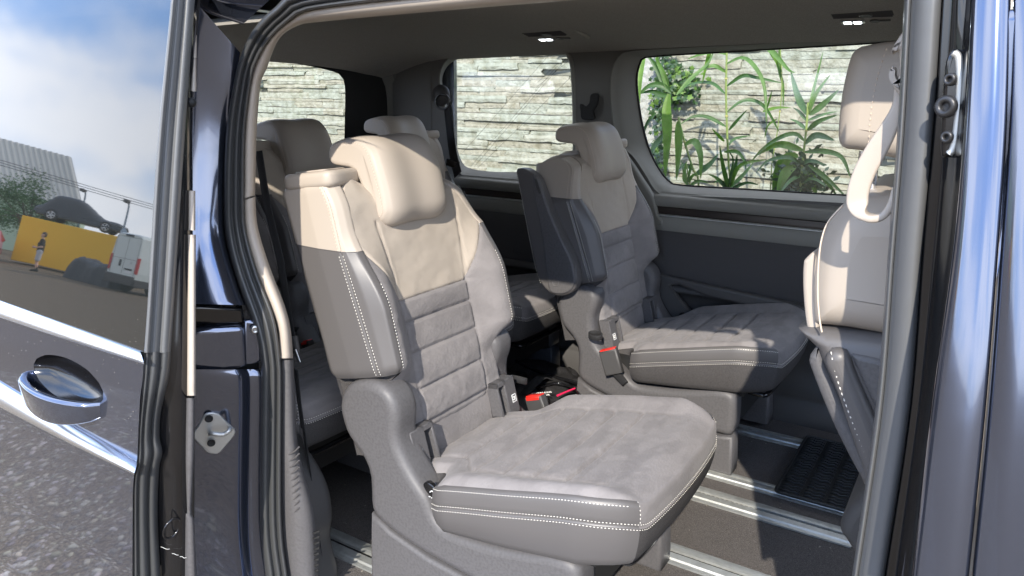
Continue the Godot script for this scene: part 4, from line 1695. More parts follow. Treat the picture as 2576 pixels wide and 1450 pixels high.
	var line := func(o: float, drop: float, share: float) -> PackedVector3Array:
		# a line round the rim: o outwards, drop below; share 0..1 leads down to the underside
		var r := PackedVector3Array()
		for i in n:
			var x := rim[i].x
			var yb := 0.790 + maxf(0.0, x + 0.80) * 0.105
			var y := rim[i].y - drop
			y = lerpf(y, yb, share)
			r.append(Vector3(x + outw[i].x * o, y, rim[i].z + outw[i].z * o))
		return r
	var cut := func(rows_: Array, i0: int, i1: int) -> Array:
		var r := []
		for x in rows_:
			r.append(x.slice(i0, i1 + 1))
		return r
	var roll := [line.call(0.0, 0.0, 0.0), line.call(0.004, 0.0012, 0.0), line.call(0.0075, 0.0045, 0.0), line.call(0.0095, 0.010, 0.0), line.call(0.0105, 0.018, 0.0), line.call(0.0115, 0.030, 0.0), line.call(0.011, 0.040, 0.0), line.call(0.0085, 0.0435, 0.0), line.call(0.0115, 0.047, 0.0)]
	var wall := [roll[8], line.call(0.012, 0.047, 0.15), line.call(0.010, 0.047, 0.4), line.call(0.004, 0.047, 0.75), line.call(-0.003, 0.047, 0.93), line.call(-0.012, 0.047, 1.0), line.call(-0.06, 0.047, 1.0)]
	var ia := 29
	var ib := n - 30
	var i1 := 7
	var i2 := n - 8
	for g in [["rear_edge", roll, 0, i1, "grey cloth"], ["side_strip", roll, i1, ia, "grey leather"], ["front_roll", roll, ia, ib, "grey suede"], ["side_strip", roll, ib, i2, "grey leather"], ["rear_edge", roll, i2, n - 1, "grey cloth"], ["rear_wall", wall, 0, i1, "grey cloth"], ["side_wall", wall, i1, ia, "grey leather"], ["front_wall", wall, ia, ib, "grey cloth"], ["side_wall", wall, ib, i2, "grey cloth"], ["rear_wall", wall, i2, n - 1, "grey cloth"]]:
		st = begin()
		grid(st, cut.call(g[1], g[2], g[3]), false, 0)
		part(cush, g[0], st, M[g[4]])
	stitch(thread, line.call(0.0092, 0.0068, 0.0).slice(i1, ia))
	stitch(thread, line.call(0.0092, 0.0068, 0.0).slice(ib, i2 + 1))
	stitch(thread, line.call(0.0126, 0.0385, 0.0).slice(i1, i2 + 1))
	stitch(thread, line.call(0.0130, 0.0485, 0.0).slice(i1, i2 + 1))
	var across := PackedVector3Array()
	for k in [0, 2, 4, 5, 6]:
		across.append(roll[k][ia] + outw[ia] * 0.0006)
	stitch(thread, across)
	part(seat, "stitching", thread, M["thread"]).set_meta("kind", "stuff")
	part(head, "stitching", pale, M["beige thread"]).set_meta("kind", "stuff")
	# closed underside and rear of the cushion
	st = begin()
	box(st, Vector3(-0.90, 0.795, SZ - 0.20), Vector3(-0.50, 0.845, SZ + 0.20), 0.01)
	part(cush, "cushion_pan", st, M["black matt"])
	st = begin()
	patch(st, func(u: float, v: float): return Vector3(-0.938 - 0.030 * v + 0.004 * sin(PI * v), 0.845 + 0.112 * v, SZ + u), -0.125, 0.125, 10, 0.0, 1.0, 10)
	part(seat, "lower_flap", st, M["grey suede"])

	# child-seat anchor brackets beside the flap
	for s in [1, -1]:
		st = begin()
		var z0: float = SZ + s * 0.122
		var z1: float = SZ + s * 0.160
		var bx0 := func(y: float) -> float: return -0.905 - (y - 0.86) * 0.28
		for q in [[z0, z0 + s * 0.007, 0.858, 0.945], [z1 - s * 0.007, z1 + s * 0.036, 0.858, 0.945], [z0, z1, 0.934, 0.945], [z0, z1, 0.858, 0.866]]:
			prism(st, PackedVector3Array([Vector3(bx0.call(q[2]), q[2], q[0]), Vector3(bx0.call(q[2]), q[2], q[1]), Vector3(bx0.call(q[3]), q[3], q[1]), Vector3(bx0.call(q[3]), q[3], q[0])]), Vector3(-0.035, -0.004, 0), 0.002, 2)
		var br := part(seat, "anchor_bracket", st, M["grey plastic"])
		st = begin()
		prism(st, PackedVector3Array([Vector3(-0.936, 0.858, z0), Vector3(-0.936, 0.858, z1), Vector3(-0.960, 0.945, z1), Vector3(-0.960, 0.945, z0)]), Vector3(-0.004, 0, 0), 0.001, 1)
		part(br, "bracket_recess", st, M["charcoal plastic"])
		# white child-seat symbol: a frame with a seated shape
		st = begin()
		var o := Vector3(-0.9145, 0.895, z1 + s * 0.020)
		var ay := Vector3(-0.0027, 0.0095, 0)
		var az := Vector3(0, 0, 0.0085)
		for q in [[-1, -1, 1, -0.8], [-1, 0.8, 1, 1], [-1, -0.8, -0.82, 0.8], [0.82, -0.8, 1, 0.8], [-0.5, -0.5, 0.5, -0.15], [-0.5, -0.15, -0.15, 0.45], [0.1, 0.15, 0.55, 0.5]]:
			prism(st, PackedVector3Array([o + az * q[0] + ay * q[1], o + az * q[2] + ay * q[1], o + az * q[2] + ay * q[3], o + az * q[0] + ay * q[3]]), Vector3(0.0012, 0, 0), 0.0002, 1)
		part(br, "anchor_symbol", st, M["white print"])

	# plastic legs: upper cover and foot on each side
	var cover := [[-1.083, 0.945], [-1.090, 0.985], [-1.070, 1.028], [-1.035, 1.050], [-0.998, 1.058], [-0.960, 1.050], [-0.936, 1.026], [-0.928, 0.990], [-0.932, 0.950], [-0.918, 0.912], [-0.885, 0.868], [-0.855, 0.838], [-0.835, 0.800], [-0.80, 0.784], [-0.70, 0.790], [-0.62, 0.806], [-0.56, 0.820], [-0.525, 0.815], [-0.513, 0.795], [-0.511, 0.715], [-0.517, 0.690], [-0.55, 0.684], [-0.70, 0.690], [-0.86, 0.708], [-0.96, 0.732], [-1.008, 0.760], [-1.012, 0.80], [-1.014, 0.850], [-1.035, 0.885], [-1.068, 0.915]]
	var cover_in := [[-1.083, 0.945], [-1.090, 0.985], [-1.070, 1.028], [-1.040, 1.048], [-1.008, 1.056], [-0.975, 1.052], [-0.955, 1.035], [-0.955, 1.0], [-0.966, 0.965], [-0.962, 0.915], [-0.944, 0.872], [-0.90, 0.840], [-0.865, 0.815], [-0.835, 0.790], [-0.80, 0.778], [-0.70, 0.788], [-0.62, 0.806], [-0.56, 0.820], [-0.525, 0.815], [-0.513, 0.795], [-0.511, 0.715], [-0.517, 0.690], [-0.55, 0.684], [-0.70, 0.690], [-0.86, 0.708], [-0.96, 0.732], [-1.008, 0.760], [-1.012, 0.80], [-1.014, 0.850], [-1.035, 0.885], [-1.068, 0.915]]
	var foot := [[-1.010, 0.755], [-0.96, 0.728], [-0.86, 0.703], [-0.70, 0.685], [-0.55, 0.679], [-0.514, 0.684], [-0.508, 0.60], [-0.508, 0.566], [-1.018, 0.566], [-1.016, 0.66]]
	for s in [1, -1]:
		st = begin()
		var l := PackedVector3Array()
		for q in (cover if s > 0 else cover_in):
			l.append(Vector3(q[0], q[1], SZ + s * 0.238))
		prism(st, even(curve(l, 3, true), 90, true), Vector3(0, 0, -s * 0.076), 0.020, 5)
		var leg := part(seat, "leg_cover", st, M["grey plastic"])
		st = begin()
		l = PackedVector3Array()
		for q in foot:
			l.append(Vector3(q[0], q[1], SZ + s * 0.236))
		prism(st, l, Vector3(0, 0, -s * 0.068), 0.008, 3)
		part(leg, "foot", st, M["grey plastic"])
	# slides and cross frame under the pan
	st = begin()
	box(st, Vector3(-0.98, 0.70, SZ - 0.165), Vector3(-0.52, 0.79, SZ + 0.165), 0.01)
	for s in [1, -1]:
		box(st, Vector3(-1.0, FLOOR + 0.012, SZ + s * 0.20 - 0.02), Vector3(-0.52, 0.58, SZ + s * 0.20 + 0.02), 0.004)
	part(seat, "under_frame", st, M["black matt"])
	# adjuster bar in front
	st = begin()
	tube(st, curve(PackedVector3Array([Vector3(-0.56, 0.800, SZ + 0.145), Vector3(-0.475, 0.797, SZ + 0.150), Vector3(-0.452, 0.796, SZ + 0.13), Vector3(-0.450, 0.796, SZ), Vector3(-0.452, 0.796, SZ - 0.13), Vector3(-0.475, 0.797, SZ - 0.150), Vector3(-0.56, 0.800, SZ - 0.145)]), 6), 0.0075, 10)
	part(seat, "adjuster_bar", st, M["black gloss"])
	# switch plate low on the outboard side
	st = begin()
	var sw := PackedVector3Array()
	for q in [[-0.858, 0.874], [-0.846, 0.882], [-0.825, 0.872], [-0.812, 0.852], [-0.815, 0.840], [-0.832, 0.846], [-0.852, 0.862]]:
		sw.append(Vector3(q[0], q[1], SZ + 0.232))
	prism(st, curve(sw, 2, true), Vector3(0, 0, 0.012), 0.002, 2)
	var plate := part(seat, "switch_plate", st, M["black gloss"])
	st = begin()
	var o2 := Vector3(-0.834, 0.862, SZ + 0.2444)
	tube(st, curve(PackedVector3Array([o2 + Vector3(-0.006, 0.001, 0), o2 + Vector3(-0.001, 0.005, 0), o2 + Vector3(0.006, 0.0, 0), o2 + Vector3(0.007, -0.004, 0)]), 3), 0.0011, 5)
	for k in 3:
		box(st, o2 + Vector3(-0.009 + k * 0.006, -0.010 - k * 0.001, -0.0004), o2 + Vector3(-0.005 + k * 0.006, -0.0085 - k * 0.001, 0.0004), 0.0001)
	part(plate, "switch_symbol", st, M["white print"])

	# buckle on the inboard side
	st = begin()
	var bc := Vector3(-0.886, 0.842, SZ - 0.256)
	var bx := Vector3(0.026, 0.010, 0.004)
	var by := Vector3(-0.013, 0.036, 0)
	var bz := Vector3(-0.002, 0, 0.013)
	obox(st, bc, bx, by, bz, 0.005)
	var buckle := part(seat, "belt_buckle", st, M["charcoal plastic"])
	st = begin()
	obox(st, bc + by * 1.02, bx * 0.86, by * 0.05, bz * 0.72, 0.001)
	obox(st, bc + by * 0.86 + bz * 0.62, bx * 0.8, by * 0.12, bz * 0.42, 0.002)
	part(buckle, "release_button", st, M["red"])
	st = begin()
	sweep(st, curve(PackedVector3Array([bc - by * 0.9, bc - by * 1.8 + Vector3(0.02, 0, 0.01), Vector3(-0.86, 0.80, SZ - 0.25)]), 5), rounded_rect(0.004, 0.022, 0.0015, 2), Vector3(0.9, 0.1, 0.2))
	part(buckle, "buckle_strap", st, M["belt"])
	st = begin()
	var lp := PackedVector3Array()
	for k in 20:
		var a := TAU * k / 20.0
		lp.append(Vector3(-0.945 + 0.022 * cos(a), 0.912 + 0.004 * sin(a), SZ - 0.252 + 0.013 * sin(a)))
	sweep(st, lp, rounded_rect(0.002, 0.016, 0.0008, 1), Vector3.UP, true)
	part(buckle, "strap_loop", st, M["belt"])

	# folded armrest on the inboard side (traced on the far seat, where it faces the camera)
	st = begin()
	var arm := UL([1297, 432, 1304, 425, 1318, 425, 1334, 434, 1350, 450, 1362, 480, 1385, 540, 1412, 600, 1436, 650, 1448, 690, 1449, 715, 1438, 735, 1415, 745, 1390, 742, 1366, 722, 1350, 690, 1330, 600, 1310, 500], 2, -0.190)
	for i in arm.size():
		arm[i].z = 0.190
	prism(st, even(curve(arm, 4, true), 80, true), Vector3(0, 0, 0.045), 0.008, 4)
	var ar := part(seat, "armrest", st, M["grey leather"])
	st = begin()
	var shell := UL([1338, 440, 1350, 446, 1366, 484, 1388, 545, 1414, 604, 1438, 655, 1446, 692, 1446, 714, 1436, 731, 1416, 740, 1392, 738, 1382, 728, 1376, 690, 1365, 600, 1350, 520], 2, -0.188)
	for i in shell.size():
		shell[i].z = 0.184
	prism(st, even(curve(shell, 4, true), 70, true), Vector3(0, 0, 0.02), 0.005, 3)
	part(ar, "armrest_shell", st, M["grey plastic"])
	st = begin()
	var hub := U(1398, 711, 2, -0.186)
	lathe(st, Vector3(hub.x, hub.y, 0.1845), Vector3(0, 0, -1), [[0.0125, 0.0], [0.0125, 0.0012], [0.010, 0.0015], [0.0098, 0.0003], [0.0, 0.0003]], 20)
	part(ar, "pivot_cover", st, M["grey plastic"])
	st = begin()
	var rel := UL([1346, 448, 1352, 450, 1362, 476, 1364, 486, 1358, 488, 1350, 470], 2, -0.186)
	for i in rel.size():
		rel[i].z = 0.1845
	prism(st, rel, Vector3(0, 0, -0.004), 0.0015, 2)
	part(ar, "release_key", st, M["charcoal plastic"])
	st = begin()
	var pth3 := UL([1298, 434, 1310, 500, 1329, 600, 1346, 680, 1358, 714], 2, -0.190)
	for i in pth3.size():
		pth3[i].z = 0.1902
		pth3[i].x += 0.004
	stitch(st, curve(pth3, 6))
	part(ar, "stitching", st, M["thread"]).set_meta("kind", "stuff")
	return seat


func make_seats() -> void:
	var proto := make_seat()
	proto.set_meta("label", "second-row seat in the sun nearest the open door, beige and grey")
	var spots := [
		[Vector3(-0.75, FLOOR, -0.47), -1.0, "second-row seat with an armrest, beside the far window with reeds outside"],
		[Vector3(-1.55, FLOOR, 0.50), 1.0, "shaded third-row seat behind the seat nearest the open door"],
		[Vector3(-1.55, FLOOR, 0.02), 1.0, "shaded middle seat of the third row, in front of the tailgate window"],
		[Vector3(-1.55, FLOOR, -0.44), -1.0, "shaded third-row seat beside the rear pillar belt, partly hidden by a headrest"],
	]
	for s in spots:
		var o: Node3D = proto.duplicate()
		o.name = numbered("passenger_seat")
		add_child(o)
		o.position = s[0]
		o.scale = Vector3(1, 1, s[1])
		o.set_meta("label", s[2])


# ------------------------------------------------------------------ things lying in the van
func make_mat() -> void:
	var x0 := -0.383
	var x1 := 0.06
	var z0 := -0.625
	var z1 := -0.208
	var y0 := FLOOR + 0.0165
	var t := thing("floor_mat", "black rubber mat with raised zigzag tread lying over the floor rails", "floor mat", Vector3(-0.16, FLOOR, -0.41))
	var st := begin()
	var m := Vector3((x0 + x1) * 0.5, y0, (z0 + z1) * 0.5)
	var loop := PackedVector3Array()
	for q in rounded_rect(x1 - x0, z1 - z0, 0.018, 4):
		loop.append(m + Vector3(q.x, 0, q.y))
	prism(st, loop, Vector3(0, 0.006, 0), 0.002, 2)
	part(t, "base_sheet", st, M["mat rubber"])
	st = begin()
	tube(st, _lift(inset(loop, loop_normal(loop), 0.004), 0.006), 0.0042, 8, true)
	part(t, "rim", st, M["mat rubber"])
	var nx := 7
	var nz := 7
	var cw := (x1 - x0 - 0.02) / nx
	var cz := (z1 - z0 - 0.02) / nz
	# one zigzag block, shared by all
	st = begin()
	for k in 3:
		var zz := PackedVector3Array()
		var back := PackedVector3Array()
		for i in 5:
			var px := (i / 4.0 - 0.5) * cw * 0.84
			var pz := ((k - 1) * 0.30 + (0.075 if i % 2 == 0 else -0.075)) * cz
			zz.append(Vector3(px, 0, pz - cz * 0.085))
			back.append(Vector3(px, 0, pz + cz * 0.085))
		back.reverse()
		zz.append_array(back)
		prism(st, zz, Vector3(0, 0.0045, 0), 0.0008, 1)
	var mesh := finish(st)
	mesh.surface_set_material(0, M["mat rubber"])
	for i in nx:
		for j in nz:
			var o := MeshInstance3D.new()
			o.mesh = mesh
			o.name = "tread_block"
			t.add_child(o, true)
			o.position = Vector3(x0 + 0.01 + (i + 0.5) * cw, y0 + 0.0055, z0 + 0.01 + (j + 0.5) * cz) - t.position


func _lift(p: PackedVector3Array, y: float) -> PackedVector3Array:
	var r := p.duplicate()
	for i in r.size():
		r[i].y += y
	return r


func make_bag() -> void:
	var t := thing("travel_bag", "black travel bag with white lettering and a red zip pull between the seats", "bag", Vector3(-1.15, FLOOR, -0.12))
	var st := begin()
	var nz := FastNoiseLite.new()
	nz.seed = 4
	nz.frequency = 9.0
	nz.fractal_octaves = 3
	var rows := []
	for i in 41:
		var u := i / 40.0
		var row := PackedVector3Array()
		var k := pow(maxf(0.0, 1.0 - pow(absf(2.0 * u - 1.0), 5.0)), 0.3)
		for j in 48:
			var a := TAU * j / 48
			var p := Vector3(0, 0, lerpf(-0.50, 0.13, u))
			p.x = lerpf(-1.27, -1.14, u) + signf(cos(a)) * pow(absf(cos(a)), 0.55) * 0.19 * k
			p.y = FLOOR + 0.075 * (1.0 + signf(sin(a)) * pow(absf(sin(a)), 0.6) * maxf(0.05, k))
			var w := nz.get_noise_3d(p.x, p.y, p.z)
			if p.y > FLOOR + 0.02:
				p += Vector3(0.010 * w, 0.022 * w + 0.007 * sin(p.x * 60.0 + w * 7.0), 0)
			p.y = maxf(p.y, FLOOR + 0.002)
			row.append(p)
		rows.append(row)
	grid(st, rows, true, 0)
	part(t, "bag_body", st, M["bag cloth"])
	var over := func(px: float, py: float, up := 0.0) -> Vector3:
		return U(px, py, 1, FLOOR + 0.157 + up)
	for z in [[1290, 905, 1340, 930, 1400, 950, 1460, 968, 1500, 1000], [1278, 948, 1320, 962, 1356, 978, 1376, 1005, 1380, 1030], [1356, 975, 1400, 965, 1440, 975, 1462, 1000]]:
		st = begin()
		var pth := PackedVector3Array()
		for i in range(0, z.size(), 2):
			pth.append(over.call(z[i], z[i + 1]))
		tube(st, curve(pth, 6), 0.0055, 8)
		part(t, "zip", st, M["black gloss"])
	st = begin()
	var hp := PackedVector3Array()
	for q in [[1318, 992, 0.0], [1338, 970, 0.02], [1362, 950, 0.025], [1380, 955, 0.0]]:
		hp.append(over.call(q[0], q[1], q[2]))
	sweep(st, curve(hp, 5), rounded_rect(0.034, 0.004, 0.0015, 1), Vector3.UP)
	part(t, "carry_strap", st, M["belt"])
	st = begin()
	tube(st, PackedVector3Array([over.call(1402, 996, 0.008), over.call(1425, 986, 0.009), over.call(1446, 978, 0.008)]), 0.0035, 6)
	part(t, "zip_pull", st, M["pink red"])
	# white lettering, laid on the top
	for w in [["AMERICAN", 1362, 992, 0.0], ["TOURISTER", 1356, 999, 0.0]]:
		var o := MeshInstance3D.new()
		var tm := TextMesh.new()
		var f := SystemFont.new()
		f.font_names = PackedStringArray(["Droid Sans"])
		f.font_weight = 700
		tm.font = f
		tm.text = w[0]
		tm.font_size = 32
		tm.pixel_size = 0.00040
		tm.depth = 0.0012
		tm.material = M["white print"]
		o.mesh = tm
		o.name = "lettering"
		t.add_child(o, true)
		var p: Vector3 = over.call(w[1], w[2], 0.010)
		var q: Vector3 = over.call(w[1] + 30, w[2] - 3, 0.010)
		var ex := (q - p).normalized()
		var ez := ex.cross(Vector3(0.25, 0.0, -1.0)).normalized()
		if ez.y < 0:
			ez = -ez
		var ey := ez.cross(ex)
		o.global_transform = Transform3D(Basis(ex, ey, ez), p + ez * 0.004)


# ------------------------------------------------------------------ beyond the far windows
const FENCE_Z := -2.0


func in_window(p: Vector3) -> bool:
	var d := p - eye
	var f := d.dot(axis_f)
	var px := 1288.0 + FOCAL * d.dot(axis_r) / f
	var py := 725.0 - FOCAL * d.dot(axis_u) / f
	return (px > 1590 and px < 2260 and py > 100 and py < 505) or (px > 1105 and px < 1450 and py > 125 and py < 440) or (px > 640 and px < 875 and py > 140 and py < 430)


func make_fence() -> void:
	var t := thing("stone_fence", "pale layered-stone concrete fence beyond the far windows of the van", "fence", Vector3(-2.6, 0, FENCE_Z - 0.05))
	rng.seed = 77
	var shapes := []
	for v in 8:
		var st := begin()
		var nx := 5
		var ny := 2
		var front := []
		for j in ny + 1:
			var row := PackedVector3Array()
			for i in nx + 1:
				var x := float(i) / nx
				var y := float(j) / ny
				if i > 0 and i < nx:
					y += rng.randf_range(-0.13, 0.10) * (1.0 if j == 0 else 0.5)
				x += rng.randf_range(-0.03, 0.03)
				row.append(Vector3(x - 0.5, y - 0.5, rng.randf_range(0.72, 1.0) - (0.35 if j == ny else 0.0)))
			front.append(row)
		grid(st, front, false, -1)
		var back := []
		var ring := PackedVector3Array()
		for i in nx + 1:
			ring.append(front[0][i])
		for j in range(1, ny + 1):
			ring.append(front[j][nx])
		for i in range(nx - 1, -1, -1):
			ring.append(front[ny][i])
		for j in range(ny - 1, 0, -1):
			ring.append(front[j][0])
		var rear := PackedVector3Array()
		for p in ring:
			rear.append(Vector3(p.x, p.y, 0.0))
		back = [rear, ring]
		grid(st, back, true, -1)
		shapes.append(finish(st))
	var tones := [M["stone pale"], M["stone warm"], M["stone green"]]
	var many := 0
	for px in range(-4, 3):
		var x0 := -1.53 + 2.06 * px
		# post
		var st := begin()
		box(st, Vector3(x0 - 0.075, 0, FENCE_Z - 0.10), Vector3(x0 + 0.055, 2.06, FENCE_Z + 0.02), 0.008)
		part(t, "fence_post", st, M["concrete"])
		for row in 4:
			st = begin()
			var y0 := 0.5 * row
			box(st, Vector3(x0 + 0.055, y0 + 0.002, FENCE_Z - 0.06), Vector3(x0 + 1.985, y0 + 0.498, FENCE_Z - 0.004), 0.003)
			var panel := part(t, "fence_panel", st, M["stone green"])
			var rest := begin()
			var any := false
			var y := y0 + 0.004
			while y < y0 + 0.49:
				var h := minf(rng.randf_range(0.018, 0.042), y0 + 0.497 - y)
				if y0 + 0.497 - y - h < 0.022:
					h = y0 + 0.497 - y
				var x := x0 + 0.058
				while x < x0 + 1.98:
					var w := minf(rng.randf_range(0.16, 0.56), x0 + 1.983 - x)
					if x0 + 1.983 - x - w < 0.05:
						w = x0 + 1.983 - x
					var deep := 0.010 + 0.022 * pow(rng.randf(), 2.0)
					var tr := Transform3D(Basis.from_scale(Vector3(w * 1.012, h * 1.06, deep)), Vector3(x + w * 0.5, y + h * 0.5, FENCE_Z - 0.006))
					var shape: ArrayMesh = shapes[rng.randi() % 8]
					var tone: Material = tones[rng.randi() % 3]
					if rng.randf() < 0.5:
						tr = tr * Transform3D(Basis(Vector3(0, 0, 1), 0.0), Vector3.ZERO)
					if in_window(tr.origin) and many < 300:
						var o := MeshInstance3D.new()
						o.mesh = shape
						o.material_override = tone
						o.name = "stone"
						panel.add_child(o, true)
						o.transform = tr
						many += 1
					elif y0 > 0.4:
						rest.append_from(shape, 0, tr)
						any = true
					x += w
				y += h
			if any:
				var o2 := MeshInstance3D.new()
				o2.mesh = rest.commit()
				o2.mesh.surface_set_material(0, M["stone pale"])
				o2.name = "stone_facing"
				o2.set_meta("kind", "stuff")
				panel.add_child(o2, true)
	print("stones in view ", many)


func z4(x: float, y: float) -> Vector2:
	return Vector2(1389.0 + x * 0.4608, y * 0.4608)


func leaf(parent: Node3D, l: Array, wide: float, z0: float, z1: float, m: Material) -> void:
	# l: points in the zoomed window picture from stalk to tip
	var pts := PackedVector3Array()
	var n := l.size() / 2
	for i in n:
		var p := z4(l[i * 2], l[i * 2 + 1])
		pts.append(U(p.x, p.y, 2, lerpf(z0, z1, float(i) / (n - 1))))
	var c := even(curve(pts, 8), 17)
	var st := begin()
	var rows := []
	var face := Vector3(rng.randf_range(-0.5, 0.5), rng.randf_range(0.1, 0.7), 1.0).normalized()
	for i in c.size():
		var t := i / 16.0
		var w := wide * 0.5 * minf(1.0, pow(t + 0.02, 0.5) * 1.7) * pow(1.0 - t, 0.62) * 1.25
		var tg := tangent(c, i)
		var s := tg.cross(face)
		s = s.normalized()
		var u := s.cross(tg)
		rows.append(PackedVector3Array([c[i] - s * w + u * w * 0.32, c[i] - s * w * 0.5 + u * w * 0.07, c[i], c[i] + s * w * 0.5 + u * w * 0.07, c[i] + s * w + u * w * 0.32]))
	grid(st, rows, false, 0)
	part(parent, "leaf", st, m)


func stem(parent: Node3D, l: Array, r: float, z: float) -> void:
	var pts := PackedVector3Array()
	for i in range(0, l.size(), 2):
		var p := z4(l[i], l[i + 1])
		pts.append(U(p.x, p.y, 2, z))
	var last := pts[pts.size() - 1]
	pts.append(Vector3(last.x, 0.6, last.z))
	pts.append(Vector3(last.x, 0.0, last.z))
	var st := begin()
	var c := even(curve(pts, 6), 60)
	tube(st, c, r * 0.75, 8, false, r)
	var s := part(parent, "stem", st, M["reed stem"])
	st = begin()
	for i in range(4, 40, 5):
		tube(st, PackedVector3Array([c[i] - Vector3(0, 0.003, 0), c[i] + Vector3(0, 0.003, 0)]), r * 1.18, 8)
	part(s, "stem_nodes", st, M["reed node"])


func make_reeds() -> void:
	rng.seed = 5
	var mats := [M["leaf green"], M["leaf dark"], M["leaf light"]]
	var plants := [
		["tall reed with a bare jointed stem and arching leaves before the stone fence", -1.50, [955, 262, 950, 480, 955, 700, 965, 915, 968, 1060], 0.0058, [
			[[955, 300, 900, 282, 820, 295, 735, 325], 30, 0], [[948, 352, 1040, 316, 1110, 370, 1160, 480, 1172, 700], 34, 0], [[950, 395, 880, 360, 790, 400, 690, 495], 36, 0],
			[[955, 470, 1040, 415, 1120, 425, 1262, 455], 30, 1], [[945, 512, 870, 455, 760, 460, 680, 515], 30, 1], [[955, 612, 1040, 552, 1120, 556, 1180, 610, 1245, 730], 32, 1],
			[[950, 692, 850, 640, 770, 638, 690, 685], 30, 1], [[965, 712, 1020, 650, 1067, 598], 26, 1], [[960, 800, 1000, 758, 1086, 740], 26, 1], [[940, 772, 900, 730, 873, 700], 20, 2], [[955, 290, 880, 270, 850, 330, 820, 460], 34, 2]]],
		["leafy reed with broad upright leaves before the stone fence, beside the front seat headrest", -1.42, [1398, 560, 1392, 660, 1385, 740, 1370, 870, 1352, 1060], 0.0062, [
			[[1395, 628, 1345, 530, 1303, 388], 52, 1], [[1400, 622, 1440, 520, 1522, 405], 40, 0], [[1405, 628, 1480, 570, 1568, 488], 46, 1], [[1402, 600, 1440, 450, 1482, 278], 26, 0],
			[[1390, 662, 1350, 612, 1316, 588], 30, 1], [[1395, 662, 1480, 628, 1560, 608], 36, 1], [[1395, 712, 1460, 662, 1560, 628], 38, 1], [[1390, 712, 1340, 668, 1296, 650], 30, 1],
			[[1380, 785, 1450, 742, 1545, 768], 60, 1], [[1380, 772, 1330, 732, 1250, 750, 1150, 815, 1075, 900], 36, 0], [[1370, 822, 1250, 790, 1160, 822, 1100, 860], 44, 2],
			[[1380, 832, 1480, 828, 1580, 860, 1632, 975], 44, 0], [[1345, 850, 1280, 868, 1235, 940, 1205, 1060], 70, 2], [[1330, 908, 1280, 940, 1250, 1000, 1228, 1070], 60, 2],
			[[1380, 950, 1420, 985, 1442, 1070], 56, 2], [[1400, 900, 1500, 975, 1610, 1080], 36, 0], [[1440, 915, 1500, 990, 1560, 1075], 40, 0], [[1360, 900, 1420, 880, 1500, 905], 36, 1],
			[[1360, 960, 1300, 990, 1240, 1060], 34, 1], [[1365, 1000, 1430, 980, 1500, 1020], 34, 1], [[1350, 890, 1290, 860, 1180, 880, 1110, 950], 36, 1], [[1200, 500, 1170, 600, 1150, 610], 14, 0]]],
		["reed with long hanging leaves beside the fence post, before the ivy", -1.36, [690, 640, 730, 800, 768, 920, 800, 1060], 0.0060, [
			[[640, 512, 628, 600, 632, 750, 620, 910, 622, 975], 66, 2], [[690, 662, 696, 780, 690, 880, 680, 985], 58, 2], [[650, 507, 600, 468, 530, 470, 462, 530], 46, 1], [[640, 502, 590, 400, 545, 332, 512, 300], 60, 1],
			[[640, 508, 605, 400, 575, 330, 590, 270], 44, 0], [[680, 520, 760, 430, 850, 350, 885, 275], 40, 0], [[505, 300, 482, 400, 474, 500, 470, 640], 44, 2], [[570, 615, 525, 670, 500, 730, 486, 800], 40, 1],
			[[612, 728, 565, 790, 540, 840, 528, 920], 40, 1], [[722, 792, 780, 775, 812, 850, 812, 980], 44, 2], [[735, 805, 725, 760, 740, 775], 20, 1], [[780, 960, 860, 900, 910, 838], 50, 1], [[770, 930, 720, 900, 690, 930], 30, 1], [[640, 520, 600, 520, 545, 500, 480, 510], 40, 1]]],
		["young reed with a low fan of leaves at the window sill before the fence", -1.46, [966, 1000, 968, 1040, 970, 1080], 0.005, [
			[[965, 1030, 935, 900, 915, 790], 44, 0], [[965, 1025, 1000, 920, 1012, 838], 40, 1], [[970, 1030, 1050, 950, 1105, 880], 36, 0], [[960, 1030, 900, 975, 850, 950], 34, 0], [[962, 1020, 990, 880, 960, 820], 24, 1],
			[[975, 1020, 1030, 905, 1180, 870], 30, 2], [[968, 1040, 1060, 1000, 1130, 1010], 30, 1], [[940, 830, 1010, 830, 1050, 880, 1060, 930], 30, 0], [[955, 1040, 920, 990, 880, 1000], 30, 1]]],
		["slender reed with drooping narrow leaves hanging in from above the window", -1.60, [1245, 230, 1255, 480, 1230, 720, 1200, 900, 1190, 1060], 0.003, [
			[[1150, 240, 1220, 300, 1290, 380, 1330, 400], 40, 0], [[1245, 240, 1242, 380, 1262, 470, 1262, 590], 26, 0], [[1180, 262, 1230, 340, 1240, 400], 30, 2], [[1150, 610, 1230, 590, 1310, 590], 24, 2], [[1230, 650, 1180, 690, 1160, 760], 22, 2], [[1310, 1000, 1230, 940, 1180, 980], 24, 1]]],
		["short reed leaning low by the bottom corner of the window", -1.30, [735, 900, 745, 980, 748, 1060], 0.004, [
			[[740, 1000, 720, 930, 705, 870], 30, 0], [[745, 1000, 770, 960, 800, 950], 26, 2], [[742, 1010, 725, 960, 735, 880], 36, 2], [[745, 1020, 800, 990, 860, 1000], 26, 0], [[742, 990, 760, 900, 745, 850], 26, 0]]],
	]
	for p in plants:
		var l: Array = p[2]
		var q := z4(l[l.size() - 2], l[l.size() - 1])
		var at := U(q.x, q.y, 2, p[1])
		var t := thing("reed_plant", p[0], "reed", Vector3(at.x, 0, at.z), "reeds along the fence")
		stem(t, l, p[3], p[1])
		for f in p[4]:
			var wide: float = f[1] * 0.4608 / FOCAL * (2.9 if f[2] == 2 else 2.3)
			leaf(t, f[0], wide, p[1], p[1] + rng.randf_range(-0.16, 0.14), mats[f[2]])
